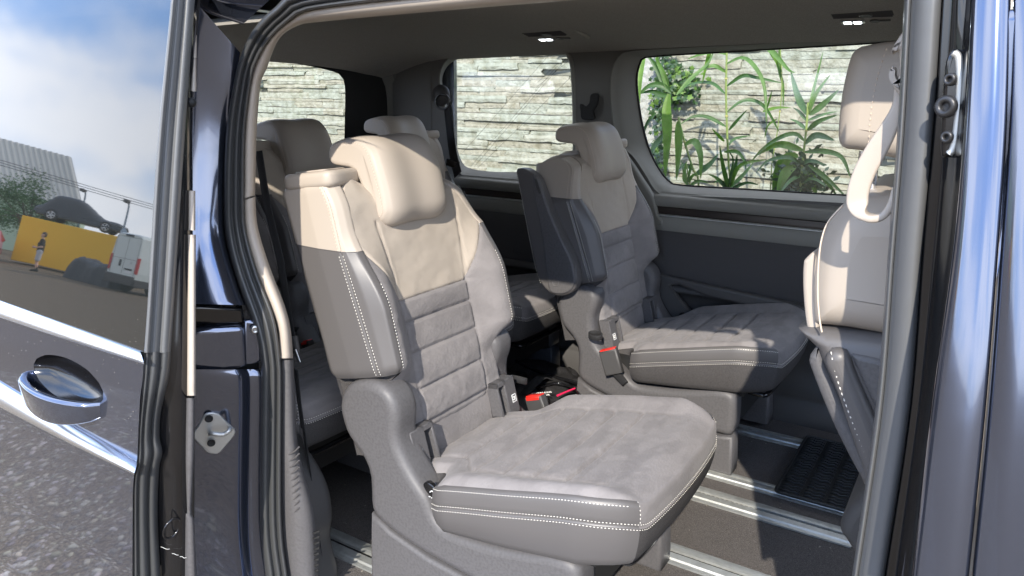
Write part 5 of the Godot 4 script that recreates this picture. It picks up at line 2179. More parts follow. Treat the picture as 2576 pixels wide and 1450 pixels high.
	# ivy on the fence: many small lobed leaves on a twig frame
	var ivy := thing("ivy_plant", "dark green ivy clump climbing the stone fence beside its post", "ivy", Vector3(-1.5, 0, FENCE_Z + 0.03))
	var st := begin()
	var st2 := begin()
	for i in 500:
		var a := rng.randf()
		var x: float
		var y: float
		if a < 0.55:
			x = 690 + rng.randfn() * 52
			y = 470 + rng.randfn() * 50
		elif a < 0.72:
			x = 625 + rng.randfn() * 34
			y = 370 + rng.randfn() * 50
		elif a < 0.88:
			x = 585 + rng.randfn() * 24
			y = 600 + rng.randfn() * 60
		else:
			x = 575 + rng.randfn() * 22
			y = 850 + rng.randfn() * 60
		var p := z4(x, y)
		var c := U(p.x, p.y, 2, FENCE_Z + rng.randf_range(0.04, 0.14))
		var n := Vector3(rng.randf_range(-0.7, 0.7), rng.randf_range(-0.2, 0.9), 1).normalized()
		var ex := n.cross(Vector3(rng.randf_range(-1, 1), rng.randf_range(-1, 1), 0.1)).normalized()
		var ey := n.cross(ex)
		var r := rng.randf_range(0.012, 0.026)
		var s := st if rng.randf() < 0.72 else st2
		s.set_smooth_group(-1)
		var tips := PackedVector3Array()
		for k in 10:
			var rr: float = r * [1.0, 0.55, 0.85, 0.5, 0.7, 0.35, 0.7, 0.5, 0.85, 0.55][k]
			tips.append(c + ex * sin(TAU * k / 10.0) * rr + ey * cos(TAU * k / 10.0) * rr - n * rr * 0.15)
		for k in 10:
			tri(s, c, tips[k], tips[(k + 1) % 10])
	part(ivy, "foliage", st, M["ivy dark"]).set_meta("kind", "stuff")
	part(ivy, "young_foliage", st2, M["leaf light"]).set_meta("kind", "stuff")
	# low bush under the leafy reed
	var bush := thing("low_bush", "dark small-leaved bush at the foot of the leafy reed", "bush", Vector3(-0.7, 0, -1.5))
	st = begin()
	for i in 620:
		var p := z4(1345 + rng.randfn() * 62, 985 + rng.randfn() * 62)
		var c := U(p.x, p.y, 2, -1.50 + rng.randf_range(-0.10, 0.10))
		var d := Vector3(rng.randf_range(-1, 1), rng.randf_range(-0.2, 1), rng.randf_range(-0.6, 0.6)).normalized()
		var s := d.cross(Vector3(rng.randf_range(-0.4, 0.4), 0.3, 1)).normalized()
		var lg := rng.randf_range(0.02, 0.045)
		st.set_smooth_group(-1)
		tri(st, c, c + d * lg * 0.5 + s * lg * 0.2, c + d * lg)
		tri(st, c, c + d * lg, c + d * lg * 0.5 - s * lg * 0.2)
	part(bush, "foliage", st, M["ivy dark"]).set_meta("kind", "stuff")
	st = begin()
	for k in 7:
		var p := z4(1320 + k * 9, 1000)
		var c := U(p.x, p.y, 2, -1.5)
		tube(st, PackedVector3Array([Vector3(lerpf(c.x, -0.7, 0.5), 0, -1.5), c]), 0.004, 5)
	part(bush, "twigs", st, M["reed stem"])


# ------------------------------------------------------------------ the yard behind the camera, mirrored in the door
func make_ground() -> void:
	var st := begin()
	for i in 12:
		for j in 12:
			var x0 := lerpf(-300.0, 300.0, i / 12.0)
			var z0 := lerpf(-300.0, 300.0, j / 12.0)
			quad(st, Vector3(x0, 0, z0), Vector3(x0 + 50, 0, z0), Vector3(x0 + 50, 0, z0 + 50), Vector3(x0, 0, z0 + 50))
	structure("ground", st, M["asphalt"])
	rng.seed = 9
	st = begin()
	var shape := begin()
	var ico := []
	for j in 4:
		var row := PackedVector3Array()
		for k in 7:
			var a := TAU * k / 7.0
			var r: float = [0.35, 1.0, 0.85, 0.2][j]
			row.append(Vector3(cos(a) * r * (1.0 + 0.25 * sin(k * 2.3)), [0.0, 0.3, 0.75, 1.0][j], sin(a) * r * (0.8 + 0.2 * cos(k * 1.7))))
		ico.append(row)
	grid(shape, ico, true, -1)
	fill_loop(shape, ico[3])
	var pm := finish(shape)
	pm.surface_set_material(0, M["pebble"])
	var mm := MultiMesh.new()
	mm.transform_format = MultiMesh.TRANSFORM_3D
	mm.use_colors = true
	mm.mesh = pm
	mm.instance_count = 26000
	for i in mm.instance_count:
		var x := rng.randf_range(-5.2, -0.6)
		var z := 1.2 + pow(rng.randf(), 1.4) * 4.3
		var s := 0.0045 + 0.012 * pow(rng.randf(), 2.5)
		mm.set_instance_transform(i, Transform3D(Basis(Vector3.UP, rng.randf() * TAU).scaled(Vector3(s, s * 0.55, s)), Vector3(x, -0.001, z)))
		var g := rng.randf_range(0.12, 0.48)
		mm.set_instance_color(i, Color(g, g * rng.randf_range(0.86, 0.97), g * rng.randf_range(0.68, 0.92)))
	var mi := MultiMeshInstance3D.new()
	mi.multimesh = mm
	mi.name = "loose_gravel"
	mi.set_meta("kind", "stuff")
	mi.set_meta("label", "loose pale gravel strewn over the asphalt beside the van")
	mi.set_meta("category", "gravel")
	add_child(mi)


func frame(o: Vector3, dir: Vector3) -> Transform3D:
	# local x along dir (level), y up, z to its right
	var x := Vector3(dir.x, 0, dir.z).normalized()
	return Transform3D(Basis(x, Vector3.UP, x.cross(Vector3.UP)), o)


func tprism(st: SurfaceTool, f: Transform3D, pts: Array, z0: float, z1: float, bev := 0.02) -> void:
	# outline in local x, y pushed from z0 to z1
	var l := PackedVector3Array()
	for q in pts:
		l.append(f * Vector3(q[0], q[1], z0))
	prism(st, l, f.basis.z * (z1 - z0), bev, 2)


func tbox(st: SurfaceTool, f: Transform3D, a: Vector3, b: Vector3, bev := 0.01) -> void:
	tprism(st, f, [[a.x, a.y], [b.x, a.y], [b.x, b.y], [a.x, b.y]], a.z, b.z, bev)


func wheel(parent: Node3D, f: Transform3D, c: Vector3, r: float, side: float) -> void:
	var st := begin()
	lathe(st, f * c, f.basis.z * side, [[r * 0.62, -0.19], [r * 0.94, -0.19], [r, -0.15], [r, -0.03], [r * 0.95, 0.0], [r * 0.66, 0.0]], 24)
	var w := part(parent, "wheel", st, M["black matt"])
	st = begin()
	for k in 5:
		var a := TAU * k / 5.0
		var d := f.basis.x * cos(a) + f.basis.y * sin(a)
		var s := f.basis.x * -sin(a) + f.basis.y * cos(a)
		obox(st, f * c + d * r * 0.33 + f.basis.z * side * 0.002, d * r * 0.30, s * r * 0.09, f.basis.z * 0.012, 0.005)
	lathe(st, f * c, f.basis.z * side, [[r * 0.64, -0.01], [r * 0.64, 0.012], [r * 0.56, 0.012], [r * 0.56, -0.03]], 24)
	part(w, "rim", st, M["satin metal"])


func make_yard() -> void:
	# yellow container pair with raised frame and faded lettering
	var f := frame(Vector3(-43.7, 0, 22.0), Vector3(0.70, 0, 0.72))
	var t := thing("yellow_container", "long yellow steel container with faded lettering, a covered car on its roof", "container", f.origin + f.basis.x * 3.0)
	var st := begin()
	tbox(st, f, Vector3(0, 0.12, -2.4), Vector3(6.1, 2.5, 0.0), 0.03)
	part(t, "container_body", st, M["yellow"])
	st = begin()
	for x in [0.04, 2.2, 6.06]:
		tbox(st, f, Vector3(x - 0.035, 0.1, 0.0), Vector3(x + 0.035, 2.52, 0.05), 0.01)
	tbox(st, f, Vector3(0.0, 2.44, 0.0), Vector3(6.1, 2.54, 0.05), 0.01)
	tbox(st, f, Vector3(0.0, 0.1, 0.0), Vector3(6.1, 0.2, 0.045), 0.01)
	part(t, "edge_frame", st, M["yellow"])
	st = begin()
	tbox(st, f, Vector3(0.95, 0.78, 0.0), Vector3(1.5, 0.86, 0.06), 0.01)
	tbox(st, f, Vector3(0.3, 1.9, 0.0), Vector3(1.95, 1.93, 0.03), 0.005)
	tbox(st, f, Vector3(1.1, 1.0, 0.0), Vector3(1.9, 1.02, 0.03), 0.005)
	tbox(st, f, Vector3(3.2, 1.2, 0.0), Vector3(3.5, 1.26, 0.06), 0.01)
	part(t, "latch_bars", st, M["rust"])
	for w in [["NEGO", 0.35, 1.95, 0.42], ["D", 1.05, 1.2, 0.5], ["TIOHR", 2.9, 1.85, 0.42]]:
		var o := MeshInstance3D.new()
		var tm := TextMesh.new()
		var sf := SystemFont.new()
		sf.font_names = PackedStringArray(["Droid Sans"])
		sf.font_weight = 700
		tm.font = sf
		tm.text = w[0]
		tm.font_size = 64
		tm.pixel_size = w[3] / 46.0
		tm.depth = 0.01
		tm.horizontal_alignment = HORIZONTAL_ALIGNMENT_LEFT
		tm.material = M["yellow dark"]
		o.mesh = tm
		o.name = "faded_lettering"
		t.add_child(o, true)
		o.global_transform = Transform3D(Basis(-f.basis.x, Vector3.UP, -f.basis.x.cross(Vector3.UP)), f * Vector3(w[1] + 1.6, w[2] + 0.15, 0.006))
	# covered car on the roof
	var g := frame(f * Vector3(0.3, 2.54, -1.2), f.basis.x)
	t = thing("covered_car", "car under a dark grey cover standing on the yellow container", "car", g * Vector3(2.1, 0, 0))
	st = begin()
	var nz := FastNoiseLite.new()
	nz.seed = 3
	nz.frequency = 1.3
	var rows := []
	for i in 41:
		var u := i / 40.0
		var x := u * 4.3
		var roofh := 0.55 + 0.78 * sstep(0.0, 0.22, u) * (1.0 - sstep(0.40, 0.80, u)) + 0.14 * (1.0 - sstep(0.9, 1.0, u))
		var row := PackedVector3Array()
		for j in 25:
			var v := j / 24.0 * 2.0 - 1.0
			var z := signf(v) * pow(absf(v), 0.8) * 0.88
			var y := lerpf(roofh, 0.34, pow(absf(v), 3.0))
			var fold := nz.get_noise_2d(x * 1.1 + v, v * 2.0) * 0.16 * absf(v) + nz.get_noise_2d(x * 3.0, v * 4.0 + 9.0) * 0.07
			row.append(g * Vector3(x, maxf(0.24, y + fold * 0.5), z + fold * 0.5))
		rows.append(row)
	grid(st, rows, false, 0)
	part(t, "car_cover", st, M["tarp"])
	st = begin()
	tbox(st, g, Vector3(0.1, 0.2, -0.82), Vector3(4.25, 0.55, 0.82), 0.05)
	part(t, "car_body", st, M["black gloss"])
	for q in [0.85, 3.5]:
		wheel(t, g, Vector3(q, 0.31, 0.86), 0.31, 1.0)
		wheel(t, g, Vector3(q, 0.31, -0.86), 0.31, -1.0)

	# white delivery van, its rear turned this way
	var h := frame(Vector3(-32.2, 0, 19.6), Vector3(1, 0, 0.02))
	t = thing("delivery_van", "white high-roofed delivery van with dark bumper and red tail lamps", "van", h * Vector3(1.0, 0, 2.7))
	st = begin()
	var body := PackedVector3Array()
	var sec := func(k: float, top: float) -> PackedVector3Array:
		var r := PackedVector3Array()
		for q in [[0.02, 0.45], [0.0, 0.9], [0.03, 1.5], [0.12, top - 0.15], [0.22, top - 0.04], [0.4, top], [1.65, top], [1.83, top - 0.04], [1.93, top - 0.15], [2.02, 1.5], [2.05, 0.9], [2.03, 0.45]]:
			r.append(h * Vector3(q[0], q[1], k))
		return r
	rows = [sec.call(0.0, 2.50), sec.call(0.06, 2.54), sec.call(3.9, 2.54), sec.call(4.4, 2.2), sec.call(5.3, 1.25)]
	grid(st, rows, true, -1)
	fill_loop(st, rows[0])
	fill_loop(st, rows[4])
	var wv := part(t, "van_body", st, M["van white"])
	st = begin()
	tbox(st, h, Vector3(0.02, 0.32, -0.10), Vector3(2.03, 0.72, 0.05), 0.03)
	tbox(st, h, Vector3(2.0, 0.32, 0.0), Vector3(2.07, 0.62, 5.2), 0.02)
	part(t, "bumper", st, M["charcoal plastic"])
	for s in [[0.0, 0.13], [1.92, 2.05]]:
		st = begin()
		tbox(st, h, Vector3(s[0] + 0.005, 0.85, -0.03), Vector3(s[1] + 0.008, 1.55, 0.08), 0.02)
		part(t, "tail_lamp", st, M["lamp red"])
	st = begin()
	for q in [[1.02, 0.75, 1.035, 2.4], [0.16, 0.74, 0.175, 2.38], [1.88, 0.74, 1.895, 2.38], [0.16, 1.42, 1.9, 1.435], [0.16, 2.38, 1.9, 2.395]]:
		tbox(st, h, Vector3(q[0], q[1], -0.006), Vector3(q[2], q[3], 0.01), 0.001)
	part(t, "door_gaps", st, M["trim dark"])
	st = begin()
	tbox(st, h, Vector3(0.72, 1.08, -0.03), Vector3(0.86, 1.36, 0.0), 0.02)
	tbox(st, h, Vector3(0.75, 2.42, -0.04), Vector3(1.3, 2.50, 0.02), 0.01)
	tbox(st, h, Vector3(1.2, 0.96, -0.03), Vector3(1.72, 1.03, 0.0), 0.01)
	part(t, "door_handle", st, M["black matt"])
	st = begin()
	tbox(st, h, Vector3(1.24, 0.82, -0.012), Vector3(1.70, 0.94, 0.0), 0.004)
	part(t, "number_plate", st, M["white print"])
	# lion-like emblem as a plain raised mark
	st = begin()
	for q in [[1.50, 1.24, 1.53, 1.36], [1.53, 1.32, 1.58, 1.35], [1.55, 1.24, 1.575, 1.31], [1.46, 1.30, 1.50, 1.33]]:
		tbox(st, h, Vector3(q[0], q[1], -0.012), Vector3(q[2], q[3], 0.0), 0.003)
	part(t, "emblem", st, M["satin metal"])
	var hs := Transform3D(Basis(h.basis.z, Vector3.UP, -h.basis.x), h.origin)
	for q in [1.0, 4.5]:
		wheel(t, hs, Vector3(q, 0.34, -2.06), 0.34, -1.0)
		wheel(t, hs, Vector3(q, 0.34, 0.0), 0.34, 1.0)

	# covered heap between person and van
	var k2 := frame(Vector3(-35.0, 0, 19.9), Vector3(0.95, 0, 0.3))
	t = thing("covered_heap", "low goods under a dark grey sheet beside the white van", "covered goods", k2 * Vector3(1.2, 0, 0.4))
	st = begin()
	rows = []
	for i in 31:
		var u := i / 30.0
		var row := PackedVector3Array()
		for j in 19:
			var v := j / 18.0 * 2.0 - 1.0
			var y := (0.98 + 0.10 * sin(u * 9.0)) * pow(maxf(0.0, 1.0 - pow(absf(v), 6.0)), 0.4) * pow(maxf(0.0, 1.0 - pow(absf(2.0 * u - 1.0), 9.0)), 0.4)
			var w := nz.get_noise_2d(u * 5.0 + 20.0, v * 2.5)
			row.append(k2 * Vector3(u * 2.5, maxf(0.0, y + w * 0.15 * signf(y)), v * 0.75 + w * 0.12))
		rows.append(row)
	grid(st, rows, false, 0)
	part(t, "sheet", st, M["tarp"])
	st = begin()
	tbox(st, k2, Vector3(2.15, 0.35, 0.72), Vector3(2.6, 0.5, 0.80), 0.01)
	part(t, "end_board", st, M["black matt"])

	# red estate car
	var r2 := frame(Vector3(-43.1, 0, 18.4), Vector3(0.53, 0, 0.85))
	t = thing("red_car", "red estate car seen from behind beside the yellow container", "car", r2 * Vector3(0.9, 0, -2.0))
	st = begin()
	rows = []
	for q in [[0.0, 0.95, 0.90], [-0.05, 1.02, 0.95], [-0.55, 1.46, 0.72], [-2.2, 1.48, 0.72], [-3.0, 1.02, 0.84], [-4.2, 0.80, 0.78], [-4.3, 0.55, 0.74]]:
		var row := PackedVector3Array()
		for a in [[-0.86, 0.28], [-0.88, 0.6], [-0.86, 0.92], [-q[2], q[1]], [q[2], q[1]], [0.86, 0.92], [0.88, 0.6], [0.86, 0.28]]:
			row.append(r2 * Vector3(0.88 + a[0], minf(a[1], q[1]), q[0]))
		rows.append(row)
	grid(st, rows, true, -1)
	fill_loop(st, rows[0])
	fill_loop(st, rows[6])
	part(t, "car_body", st, M["car red"])
	st = begin()
	var gl := PackedVector3Array([r2 * Vector3(0.15, 1.03, 0.005), r2 * Vector3(1.61, 1.03, 0.005), r2 * Vector3(1.48, 1.40, -0.46), r2 * Vector3(0.28, 1.40, -0.46)])
	prism(st, gl, (r2.basis.z * 0.6 + Vector3.UP * 0.7) * 0.03, 0.004, 1)
	part(t, "rear_window", st, M["black gloss"])
	for s in [0.02, 1.54]:
		st = begin()
		tbox(st, r2, Vector3(s, 0.66, 0.0), Vector3(s + 0.2, 0.98, 0.04), 0.02)
		part(t, "tail_lamp", st, M["lamp red"])
	st = begin()
	tbox(st, r2, Vector3(0.62, 0.72, 0.0), Vector3(1.14, 0.83, 0.03), 0.005)
	part(t, "number_plate", st, M["white print"])
	st = begin()
	tbox(st, r2, Vector3(0.0, 0.28, -0.05), Vector3(1.76, 0.5, 0.09), 0.04)
	part(t, "bumper", st, M["car red"])
	var rs := Transform3D(Basis(-r2.basis.z, Vector3.UP, r2.basis.x), r2.origin)
	for q in [0.75, 3.4]:
		wheel(t, rs, Vector3(q, 0.31, 1.77), 0.31, 1.0)
		wheel(t, rs, Vector3(q, 0.31, 0.0), 0.31, -1.0)

	# warehouse with a steep ribbed metal roof
	t = thing("warehouse", "warehouse with a steep ribbed metal roof and pale green wall", "warehouse", Vector3(-80, 0, 30))
	var ur := Vector3(-72.5, 9.6, 37.6)
	var ul := Vector3(-90.0, 9.6, 8.0)
	var away := Vector3(-0.86, 0, 0.51)
	var br := Vector3(-69.0, 5.0, 38.0)
	var bl := Vector3(-86.5, 5.0, 8.4)
	st = begin()
	var along := (br - bl)
	var n := 76
	rows = []
	var nrm := (ur - br).cross(along).normalized()
	if nrm.dot(Vector3(1, 0, 0)) < 0:
		nrm = -nrm
	for e in [[ul, ur], [bl, br]]:
		var row := PackedVector3Array()
		for i in n * 4 + 1:
			var u: float = i / (n * 4.0)
			row.append(e[0].lerp(e[1], u) + nrm * ([0.0, 0.09, 0.09, 0.0][i % 4]))
		rows.append(row)
	grid(st, rows, false, -1)
	part(t, "ribbed_roof", st, M["sheet metal"])
	st = begin()
	prism(st, PackedVector3Array([ul + Vector3(0, -0.1, 0), ur + Vector3(0, -0.1, 0), br + Vector3(0, -0.1, 0), bl + Vector3(0, -0.1, 0)]), away * 0.5, 0.01, 1)
	prism(st, PackedVector3Array([Vector3(bl.x, 0, bl.z) + away, Vector3(br.x, 0, br.z) + away, br + away, bl + away]), away * 12.0, 0.02, 1)
	part(t, "wall", st, M["pale green"])

	# tree
	t = thing("leafy_tree", "dark green leafy tree before the warehouse, behind the yellow container", "tree", Vector3(-57.0, 0, 28.0))
	st = begin()
	tube(st, curve(PackedVector3Array([Vector3(-57, 0, 28), Vector3(-56.9, 1.6, 28.1), Vector3(-57.1, 3.0, 28)]), 5), 0.2, 9, false, 0.1)
	rng.seed = 15
	var tips := []
	for i in 16:
		var e := Vector3(-57 + rng.randf_range(-2.4, 2.4), rng.randf_range(2.0, 5.3), 28 + rng.randf_range(-3.4, 2.2))
		tips.append(e)
		tube(st, curve(PackedVector3Array([Vector3(-57, rng.randf_range(1.2, 2.8), 28), Vector3(-57, 3.0, 28).lerp(e, 0.5), e]), 4), 0.07, 6, false, 0.02)
	part(t, "trunk", st, M["bark"])
	st = begin()
	st.set_smooth_group(-1)
	for e in tips:
		for i in 420:
			var d := Vector3(rng.randfn(), rng.randfn() * 0.8, rng.randfn()) * 0.55
			var c: Vector3 = e + d
			if c.y < 0.5:
				continue
			var a := Vector3(rng.randf_range(-1, 1), rng.randf_range(-1, 1), rng.randf_range(-1, 1)).normalized() * 0.10
			var b := a.cross(Vector3(rng.randf_range(-1, 1), rng.randf_range(-1, 1), rng.randf_range(-1, 1))).normalized() * 0.045
			tri(st, c - a, c + b, c + a)
			tri(st, c - a, c + a, c - b)
	part(t, "crown", st, M["leaf dark"]).set_meta("kind", "stuff")

	# two lamp posts and the overhead wires
	for q in [[Vector3(-55.8, 0, 30.7), 5.6, "lamp post with a curved neck beside the warehouse roof"], [Vector3(-50.5, 0, 30.9), 5.3, "straight lamp post behind the white delivery van"]]:
		var p: Vector3 = q[0]
		t = thing("lamp_post", q[2], "lamp post", p)
		st = begin()
		tube(st, curve(PackedVector3Array([p, p + Vector3(0, q[1] * 0.8, 0), p + Vector3(0.05, q[1] - 0.1, -0.1), p + Vector3(0.3, q[1], -0.35)]), 6), 0.07, 8, false, 0.045)
		part(t, "post", st, M["post blue"])
		st = begin()
		obox(st, p + Vector3(0.4, q[1] + 0.03, -0.5), Vector3(0.12, 0.02, -0.2), Vector3(0.0, 0.10, 0.02), Vector3(0.15, 0, 0.08), 0.05)
		part(t, "lamp_head", st, M["charcoal plastic"])
	t = thing("overhead_wires", "three thin overhead wires crossing before the warehouse", "wire", Vector3(-54, 0, 29))
	for k in 3:
		st = begin()
		var w := PackedVector3Array()
		for i in 13:
			var u := i / 12.0
			w.append(Vector3(lerpf(-63, -40, u), lerpf(6.3, 4.7, u) - 0.9 * 4.0 * u * (1.0 - u) * 0.5 + k * 0.16 + 0.35, lerpf(10, 50, u)))
		tube(st, w, 0.02, 5)
		part(t, "wire", st, M["black matt"])
	make_person(Vector3(-34.8, 0, 18.0))


# ------------------------------------------------------------------ a body from tapered bones, meshed as one surface
func bones_mesh(bones: Array, cell: float, soft: float) -> SurfaceTool:
	var lo := Vector3.ONE * 1e9
	var hi := -lo
	for b in bones:
		var r: float = maxf(b[2], b[3]) + cell * 3.0
		for p in [b[0], b[1]]:
			lo = lo.min(p - Vector3.ONE * r)
			hi = hi.max(p + Vector3.ONE * r)
	var n := Vector3i(((hi - lo) / cell).ceil()) + Vector3i.ONE
	var sy := n.x
	var sz := n.x * n.y
	var field := PackedFloat32Array()
	field.resize(n.x * n.y * n.z)
	field.fill(0.3)
	for b in bones:
		var a: Vector3 = b[0]
		var e: Vector3 = b[1]
		var ra: float = b[2]
		var rb: float = b[3]
		var r := maxf(ra, rb) + cell * 3.0
		var i0 := Vector3i(((a.min(e) - Vector3.ONE * r - lo) / cell).floor()).clamp(Vector3i.ZERO, n - Vector3i.ONE)
		var i1 := Vector3i(((a.max(e) + Vector3.ONE * r - lo) / cell).ceil()).clamp(Vector3i.ZERO, n - Vector3i.ONE)
		var ab := e - a
		var l2 := maxf(ab.length_squared(), 1e-9)
		for z in range(i0.z, i1.z + 1):
			for y in range(i0.y, i1.y + 1):
				for x in range(i0.x, i1.x + 1):
					var p := lo + Vector3(x, y, z) * cell
					var t := clampf((p - a).dot(ab) / l2, 0.0, 1.0)
					var d := p.distance_to(a + ab * t) - lerpf(ra, rb, t)
					var at := x + y * sy + z * sz
					var o := field[at]
					var k := maxf(soft - absf(o - d), 0.0) / soft
					field[at] = minf(o, d) - k * k * soft * 0.25
	var vert := {}
	var quads := []
	for z in range(1, n.z - 1):
		for y in range(1, n.y - 1):
			for x in range(1, n.x - 1):
				var at := x + y * sy + z * sz
				var f := field[at]
				if f > cell * 2.5 or f < -cell * 2.5:
					continue
				if (f < 0.0) != (field[at + 1] < 0.0):
					quads.append([at, 0, f < 0.0])
				if (f < 0.0) != (field[at + sy] < 0.0):
					quads.append([at, 1, f < 0.0])
				if (f < 0.0) != (field[at + sz] < 0.0):
					quads.append([at, 2, f < 0.0])
	var st := begin()
	st.set_smooth_group(0)
	var steps := [1, sy, sz]
	for q in quads:
		var u: int = steps[(q[1] + 1) % 3]
		var v: int = steps[(q[1] + 2) % 3]
		var cells := [q[0] - u - v, q[0] - v, q[0], q[0] - u]
		var ps := []
		for c in cells:
			if not vert.has(c):
				var sum := Vector3.ZERO
				var m := 0
				var x: int = c % sy
				var y: int = (c / sy) % n.y
				var z: int = c / sz
				for e in [[0, 0, 0, 1, 0, 0], [0, 1, 0, 1, 1, 0], [0, 0, 1, 1, 0, 1], [0, 1, 1, 1, 1, 1], [0, 0, 0, 0, 1, 0], [1, 0, 0, 1, 1, 0], [0, 0, 1, 0, 1, 1], [1, 0, 1, 1, 1, 1], [0, 0, 0, 0, 0, 1], [1, 0, 0, 1, 0, 1], [0, 1, 0, 0, 1, 1], [1, 1, 0, 1, 1, 1]]:
					var f0 := field[c + e[0] + e[1] * sy + e[2] * sz]
					var f1 := field[c + e[3] + e[4] * sy + e[5] * sz]
					if (f0 < 0.0) != (f1 < 0.0):
						var t := f0 / (f0 - f1)
						sum += Vector3(x, y, z) + Vector3(lerpf(e[0], e[3], t), lerpf(e[1], e[4], t), lerpf(e[2], e[5], t))
						m += 1
				vert[c] = lo + sum / maxi(m, 1) * cell
			ps.append(vert[c])
		if q[2]:
			quad(st, ps[0], ps[3], ps[2], ps[1])
		else:
			quad(st, ps[0], ps[1], ps[2], ps[3])
	return st


func make_person(at: Vector3) -> void:
	var t := thing("person", "standing person in a black t-shirt and light grey shorts holding a phone", "person", at)
	# local: x forwards, z to the right hand; faces along the yard
	var f := frame(at, Vector3(-0.53, 0, -0.85))
	var B := func(x1: float, y1: float, z1: float, x2: float, y2: float, z2: float, r1: float, r2: float) -> Array: return [f * Vector3(x1, y1, z1), f * Vector3(x2, y2, z2), r1, r2]
	var body := []
	for s in [-1.0, 1.0]:
		body.append(B.call(0.0, 0.93, s * 0.09, 0.02, 0.50, s * 0.10, 0.085, 0.055))
		body.append(B.call(0.02, 0.50, s * 0.10, 0.0, 0.30, s * 0.10, 0.055, 0.058))
		body.append(B.call(0.0, 0.30, s * 0.10, -0.03, 0.09, s * 0.10, 0.058, 0.036))
		body.append(B.call(-0.05, 0.05, s * 0.10, 0.13, 0.035, s * 0.12, 0.042, 0.034))
		body.append(B.call(0.0, 1.42, s * 0.14, 0.0, 1.43, s * 0.19, 0.06, 0.052))
		body.append(B.call(0.0, 1.43, s * 0.19, -0.04, 1.14, s * 0.24, 0.05, 0.040))
		body.append(B.call(-0.04, 1.14, s * 0.24, 0.18, 1.06, s * 0.17, 0.040, 0.026))
		# hand: palm, four fingers and thumb closed towards the phone
		body.append(B.call(0.18, 1.06, s * 0.17, 0.25, 1.07, s * 0.14, 0.026, 0.028))
		for k in 4:
			var z: float = s * (0.155 - k * 0.002)
			var y := 1.095 - k * 0.019
			body.append(B.call(0.25, y, z - s * 0.012, 0.285, y + 0.004, z - s * 0.03, 0.010, 0.009))
			body.append(B.call(0.285, y + 0.004, z - s * 0.03, 0.275 - k * 0.004, y + 0.006, z - s * 0.055, 0.009, 0.008))
		body.append(B.call(0.215, 1.085, s * 0.155, 0.245, 1.115, s * 0.125, 0.011, 0.009))
	body.append(B.call(0.0, 0.95, -0.07, 0.0, 0.95, 0.07, 0.105, 0.105))
	body.append(B.call(0.0, 0.98, 0.0, 0.01, 1.20, 0.0, 0.115, 0.12))
	body.append(B.call(0.01, 1.25, -0.06, 0.01, 1.25, 0.06, 0.115, 0.115))
	body.append(B.call(0.0, 1.38, -0.09, 0.0, 1.38, 0.09, 0.085, 0.085))
	body.append(B.call(0.0, 1.42, 0.0, 0.02, 1.56, 0.0, 0.058, 0.052))
	body.append(B.call(0.02, 1.68, 0.0, 0.005, 1.70, 0.0, 0.082, 0.088))
	body.append(B.call(0.05, 1.60, 0.0, 0.075, 1.585, 0.0, 0.05, 0.032))
	body.append(B.call(0.09, 1.665, 0.0, 0.112, 1.635, 0.0, 0.012, 0.015))
	for s in [-1.0, 1.0]:
		body.append(B.call(0.01, 1.665, s * 0.082, -0.005, 1.635, s * 0.084, 0.018, 0.012))
	part(t, "body", bones_mesh(body, 0.013, 0.035), M["skin"])
	var shirt := []
	for s in [-1.0, 1.0]:
		shirt.append(B.call(0.0, 1.42, s * 0.12, 0.0, 1.43, s * 0.19, 0.075, 0.068))
		shirt.append(B.call(0.0, 1.43, s * 0.19, -0.03, 1.23, s * 0.225, 0.068, 0.068))
	shirt.append(B.call(0.0, 0.93, -0.06, 0.0, 0.93, 0.06, 0.128, 0.128))
	shirt.append(B.call(0.0, 0.98, 0.0, 0.01, 1.22, 0.0, 0.135, 0.14))
	shirt.append(B.call(0.01, 1.25, -0.07, 0.01, 1.25, 0.07, 0.13, 0.13))
	shirt.append(B.call(0.0, 1.38, -0.10, 0.0, 1.38, 0.10, 0.10, 0.10))
	part(t, "t_shirt", bones_mesh(shirt, 0.016, 0.05), M["black cloth"])
	var shorts := []
	for s in [-1.0, 1.0]:
		shorts.append(B.call(0.0, 0.92, s * 0.09, 0.015, 0.56, s * 0.11, 0.112, 0.098))
	shorts.append(B.call(0.0, 0.92, -0.07, 0.0, 0.92, 0.07, 0.124, 0.124))
	part(t, "shorts", bones_mesh(shorts, 0.016, 0.03), M["pale cloth"])
	var shoes := []
	for s in [-1.0, 1.0]:
		shoes.append(B.call(-0.06, 0.055, s * 0.10, 0.15, 0.042, s * 0.12, 0.054, 0.042))
		shoes.append(B.call(-0.035, 0.06, s * 0.10, -0.025, 0.20, s * 0.10, 0.050, 0.044))
	part(t, "shoes", bones_mesh(shoes, 0.014, 0.02), M["black cloth"])
	var hair := [B.call(0.0, 1.715, 0.0, -0.015, 1.725, 0.0, 0.088, 0.09), B.call(-0.03, 1.70, 0.0, -0.045, 1.64, 0.0, 0.078, 0.06), B.call(0.055, 1.755, 0.03, 0.055, 1.755, -0.03, 0.034, 0.034)]
	part(t, "hair", bones_mesh(hair, 0.012, 0.02), M["hair"])
	var st := begin()
	for s in [-1.0, 1.0]:
		lathe(st, f * Vector3(0.082, 1.668, s * 0.033), f.basis.x, [[0.011, 0.0], [0.008, 0.006], [0.002, 0.008]], 10)
	part(t, "eyes", st, M["black gloss"])
	st = begin()
	tube(st, PackedVector3Array([f * Vector3(0.104, 1.60, -0.022), f * Vector3(0.110, 1.599, 0.0), f * Vector3(0.104, 1.60, 0.022)]), 0.005, 6)
	part(t, "mouth", st, M["lamp red"])
	st = begin()
	obox(st, f * Vector3(0.285, 1.10, 0.0), f.basis.x * 0.02 + Vector3.UP * 0.07, f.basis.z * 0.038, (Vector3.UP * 0.3 - f.basis.x).normalized() * 0.005, 0.002)
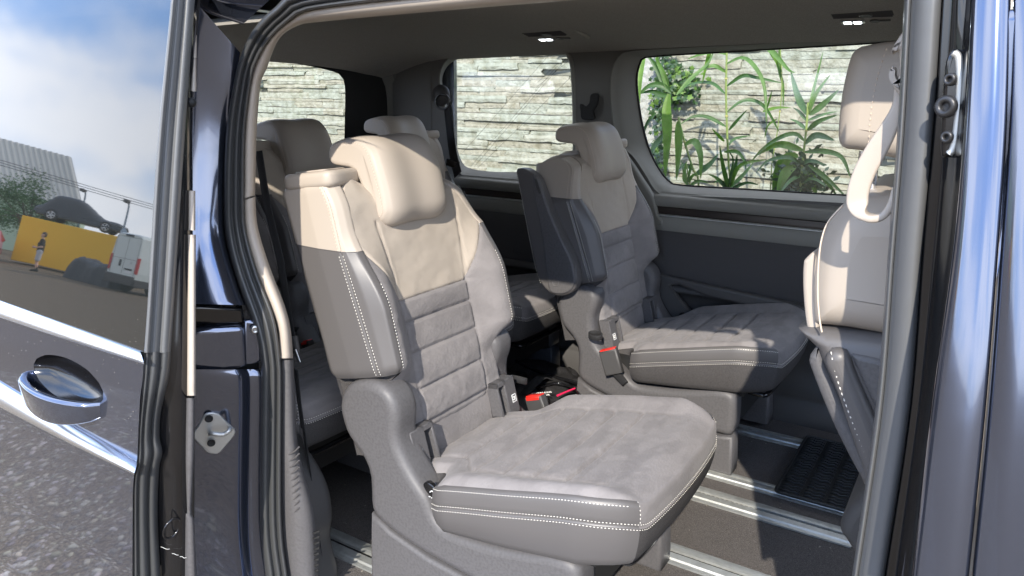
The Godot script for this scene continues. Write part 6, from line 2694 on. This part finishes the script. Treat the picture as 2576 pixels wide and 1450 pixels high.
	var ph := thing("mobile_phone", "dark phone held by the person in the black t-shirt", "phone", f * Vector3(0.285, 1.10, 0.0))
	part(ph, "phone_body", st, M["black gloss"])


func make_more_materials() -> void:
	var rough_n := noise_tex(FastNoiseLite.TYPE_SIMPLEX_SMOOTH, 0.03, 55, true, 10.0, [], 512, 5)
	var stone_c := noise_tex(FastNoiseLite.TYPE_SIMPLEX_SMOOTH, 0.012, 61, false, 0.0, [[0.0, Color(0.78, 0.77, 0.72)], [0.4, Color(0.90, 0.90, 0.88)], [0.6, Color(0.97, 0.97, 0.96)], [1.0, Color(1, 1, 1)]], 512, 6)
	for s in [["stone pale", lin(0.37, 0.38, 0.315)], ["stone warm", lin(0.36, 0.355, 0.285)], ["stone green", lin(0.345, 0.37, 0.31)], ["concrete", lin(0.46, 0.47, 0.43)]]:
		var m := grain(mat(s[0], s[1], 0.92, 0.0, 0.2), rough_n, 2.2, 0.7, true)
		m.albedo_texture = stone_c
	var veins := noise_tex(FastNoiseLite.TYPE_SIMPLEX_SMOOTH, 0.02, 71, false, 0.0, [[0.0, Color(0.72, 0.75, 0.7)], [1.0, Color(1, 1, 1)]], 256, 4)
	for s in [["leaf green", lin(0.135, 0.25, 0.06), lin(0.25, 0.5, 0.08)], ["leaf dark", lin(0.065, 0.15, 0.04), lin(0.12, 0.3, 0.05)], ["leaf light", lin(0.19, 0.33, 0.065), lin(0.45, 0.7, 0.12)]]:
		var m := mottled(mat(s[0], s[1], 0.45, 0.0, 0.45), veins, 3.0)
		m.backlight_enabled = true
		m.backlight = s[2]
		m.cull_mode = BaseMaterial3D.CULL_DISABLED
	var iv := mottled(mat("ivy dark", lin(0.035, 0.085, 0.022), 0.4, 0.0, 0.5), veins, 3.0)
	iv.cull_mode = BaseMaterial3D.CULL_DISABLED
	mat("reed stem", lin(0.20, 0.27, 0.07), 0.5)
	mat("reed node", lin(0.42, 0.40, 0.14), 0.6)
	grain(mat("mat rubber", lin(0.012, 0.014, 0.016), 0.42, 0.0, 0.5), rough_n, 5.0, 0.2)
	grain(mat("bag cloth", lin(0.030, 0.029, 0.030), 0.5, 0.0, 0.5), noise_tex(FastNoiseLite.TYPE_VALUE, 0.2, 14, true, 6.0, [], 256, 2), 8.0, 0.6)
	mat("grit", lin(0.30, 0.27, 0.23), 0.9)
	mat("pink red", lin(0.75, 0.02, 0.10), 0.5)
	# asphalt with its pebbles
	var peb := noise_tex(FastNoiseLite.TYPE_CELLULAR, 0.085, 88, false, 0.0, [[0.0, Color(1, 0.98, 0.94)], [0.25, Color(0.80, 0.78, 0.75)], [0.55, Color(0.62, 0.61, 0.60)], [0.8, Color(0.45, 0.45, 0.45)], [1.0, Color(0.36, 0.36, 0.36)]], 1024, 2)
	var asp := mat("asphalt", lin(0.33, 0.27, 0.20), 0.9, 0.0, 0.3)
	asp.albedo_texture = peb
	asp.uv1_triplanar = true
	asp.uv1_world_triplanar = true
	asp.uv1_scale = Vector3.ONE * 0.8
	asp.normal_enabled = true
	asp.normal_texture = noise_tex(FastNoiseLite.TYPE_CELLULAR, 0.085, 88, true, 12.0, [], 1024, 2)
	var pb := mat("pebble", Color(1, 1, 1), 0.9, 0.0, 0.3)
	pb.vertex_color_use_as_albedo = true
	grain(mat("yellow", lin(0.80, 0.47, 0.035), 0.5, 0.0, 0.4), rough_n, 0.4, 0.15, true)
	mat("yellow dark", lin(0.62, 0.34, 0.025), 0.6)
	mat("rust", lin(0.10, 0.045, 0.02), 0.8)
	mat("tarp", lin(0.035, 0.037, 0.042), 0.55, 0.0, 0.5)
	mat("van white", lin(0.62, 0.66, 0.62), 0.3)
	mat("lamp red", lin(0.45, 0.02, 0.02), 0.3)
	mat("car red", lin(0.45, 0.012, 0.03), 0.3)
	mat("sheet metal", lin(0.46, 0.46, 0.43), 0.5, 0.1)
	mat("pale green", lin(0.42, 0.52, 0.38), 0.8)
	mat("bark", lin(0.08, 0.06, 0.045), 0.9)
	mat("post blue", lin(0.06, 0.13, 0.20), 0.5)
	mat("skin", lin(0.50, 0.30, 0.22), 0.55)
	mat("black cloth", lin(0.012, 0.012, 0.013), 0.9)
	mat("pale cloth", lin(0.36, 0.36, 0.38), 0.9)
	mat("hair", lin(0.03, 0.02, 0.014), 0.6)


func _ready() -> void:
	make_camera_and_light()
	make_materials()
	make_more_materials()
	make_ground()
	make_van()
	make_front_seat()
	make_seats()
	make_fence()
	make_reeds()
	make_mat()
	make_bag()
	make_yard()
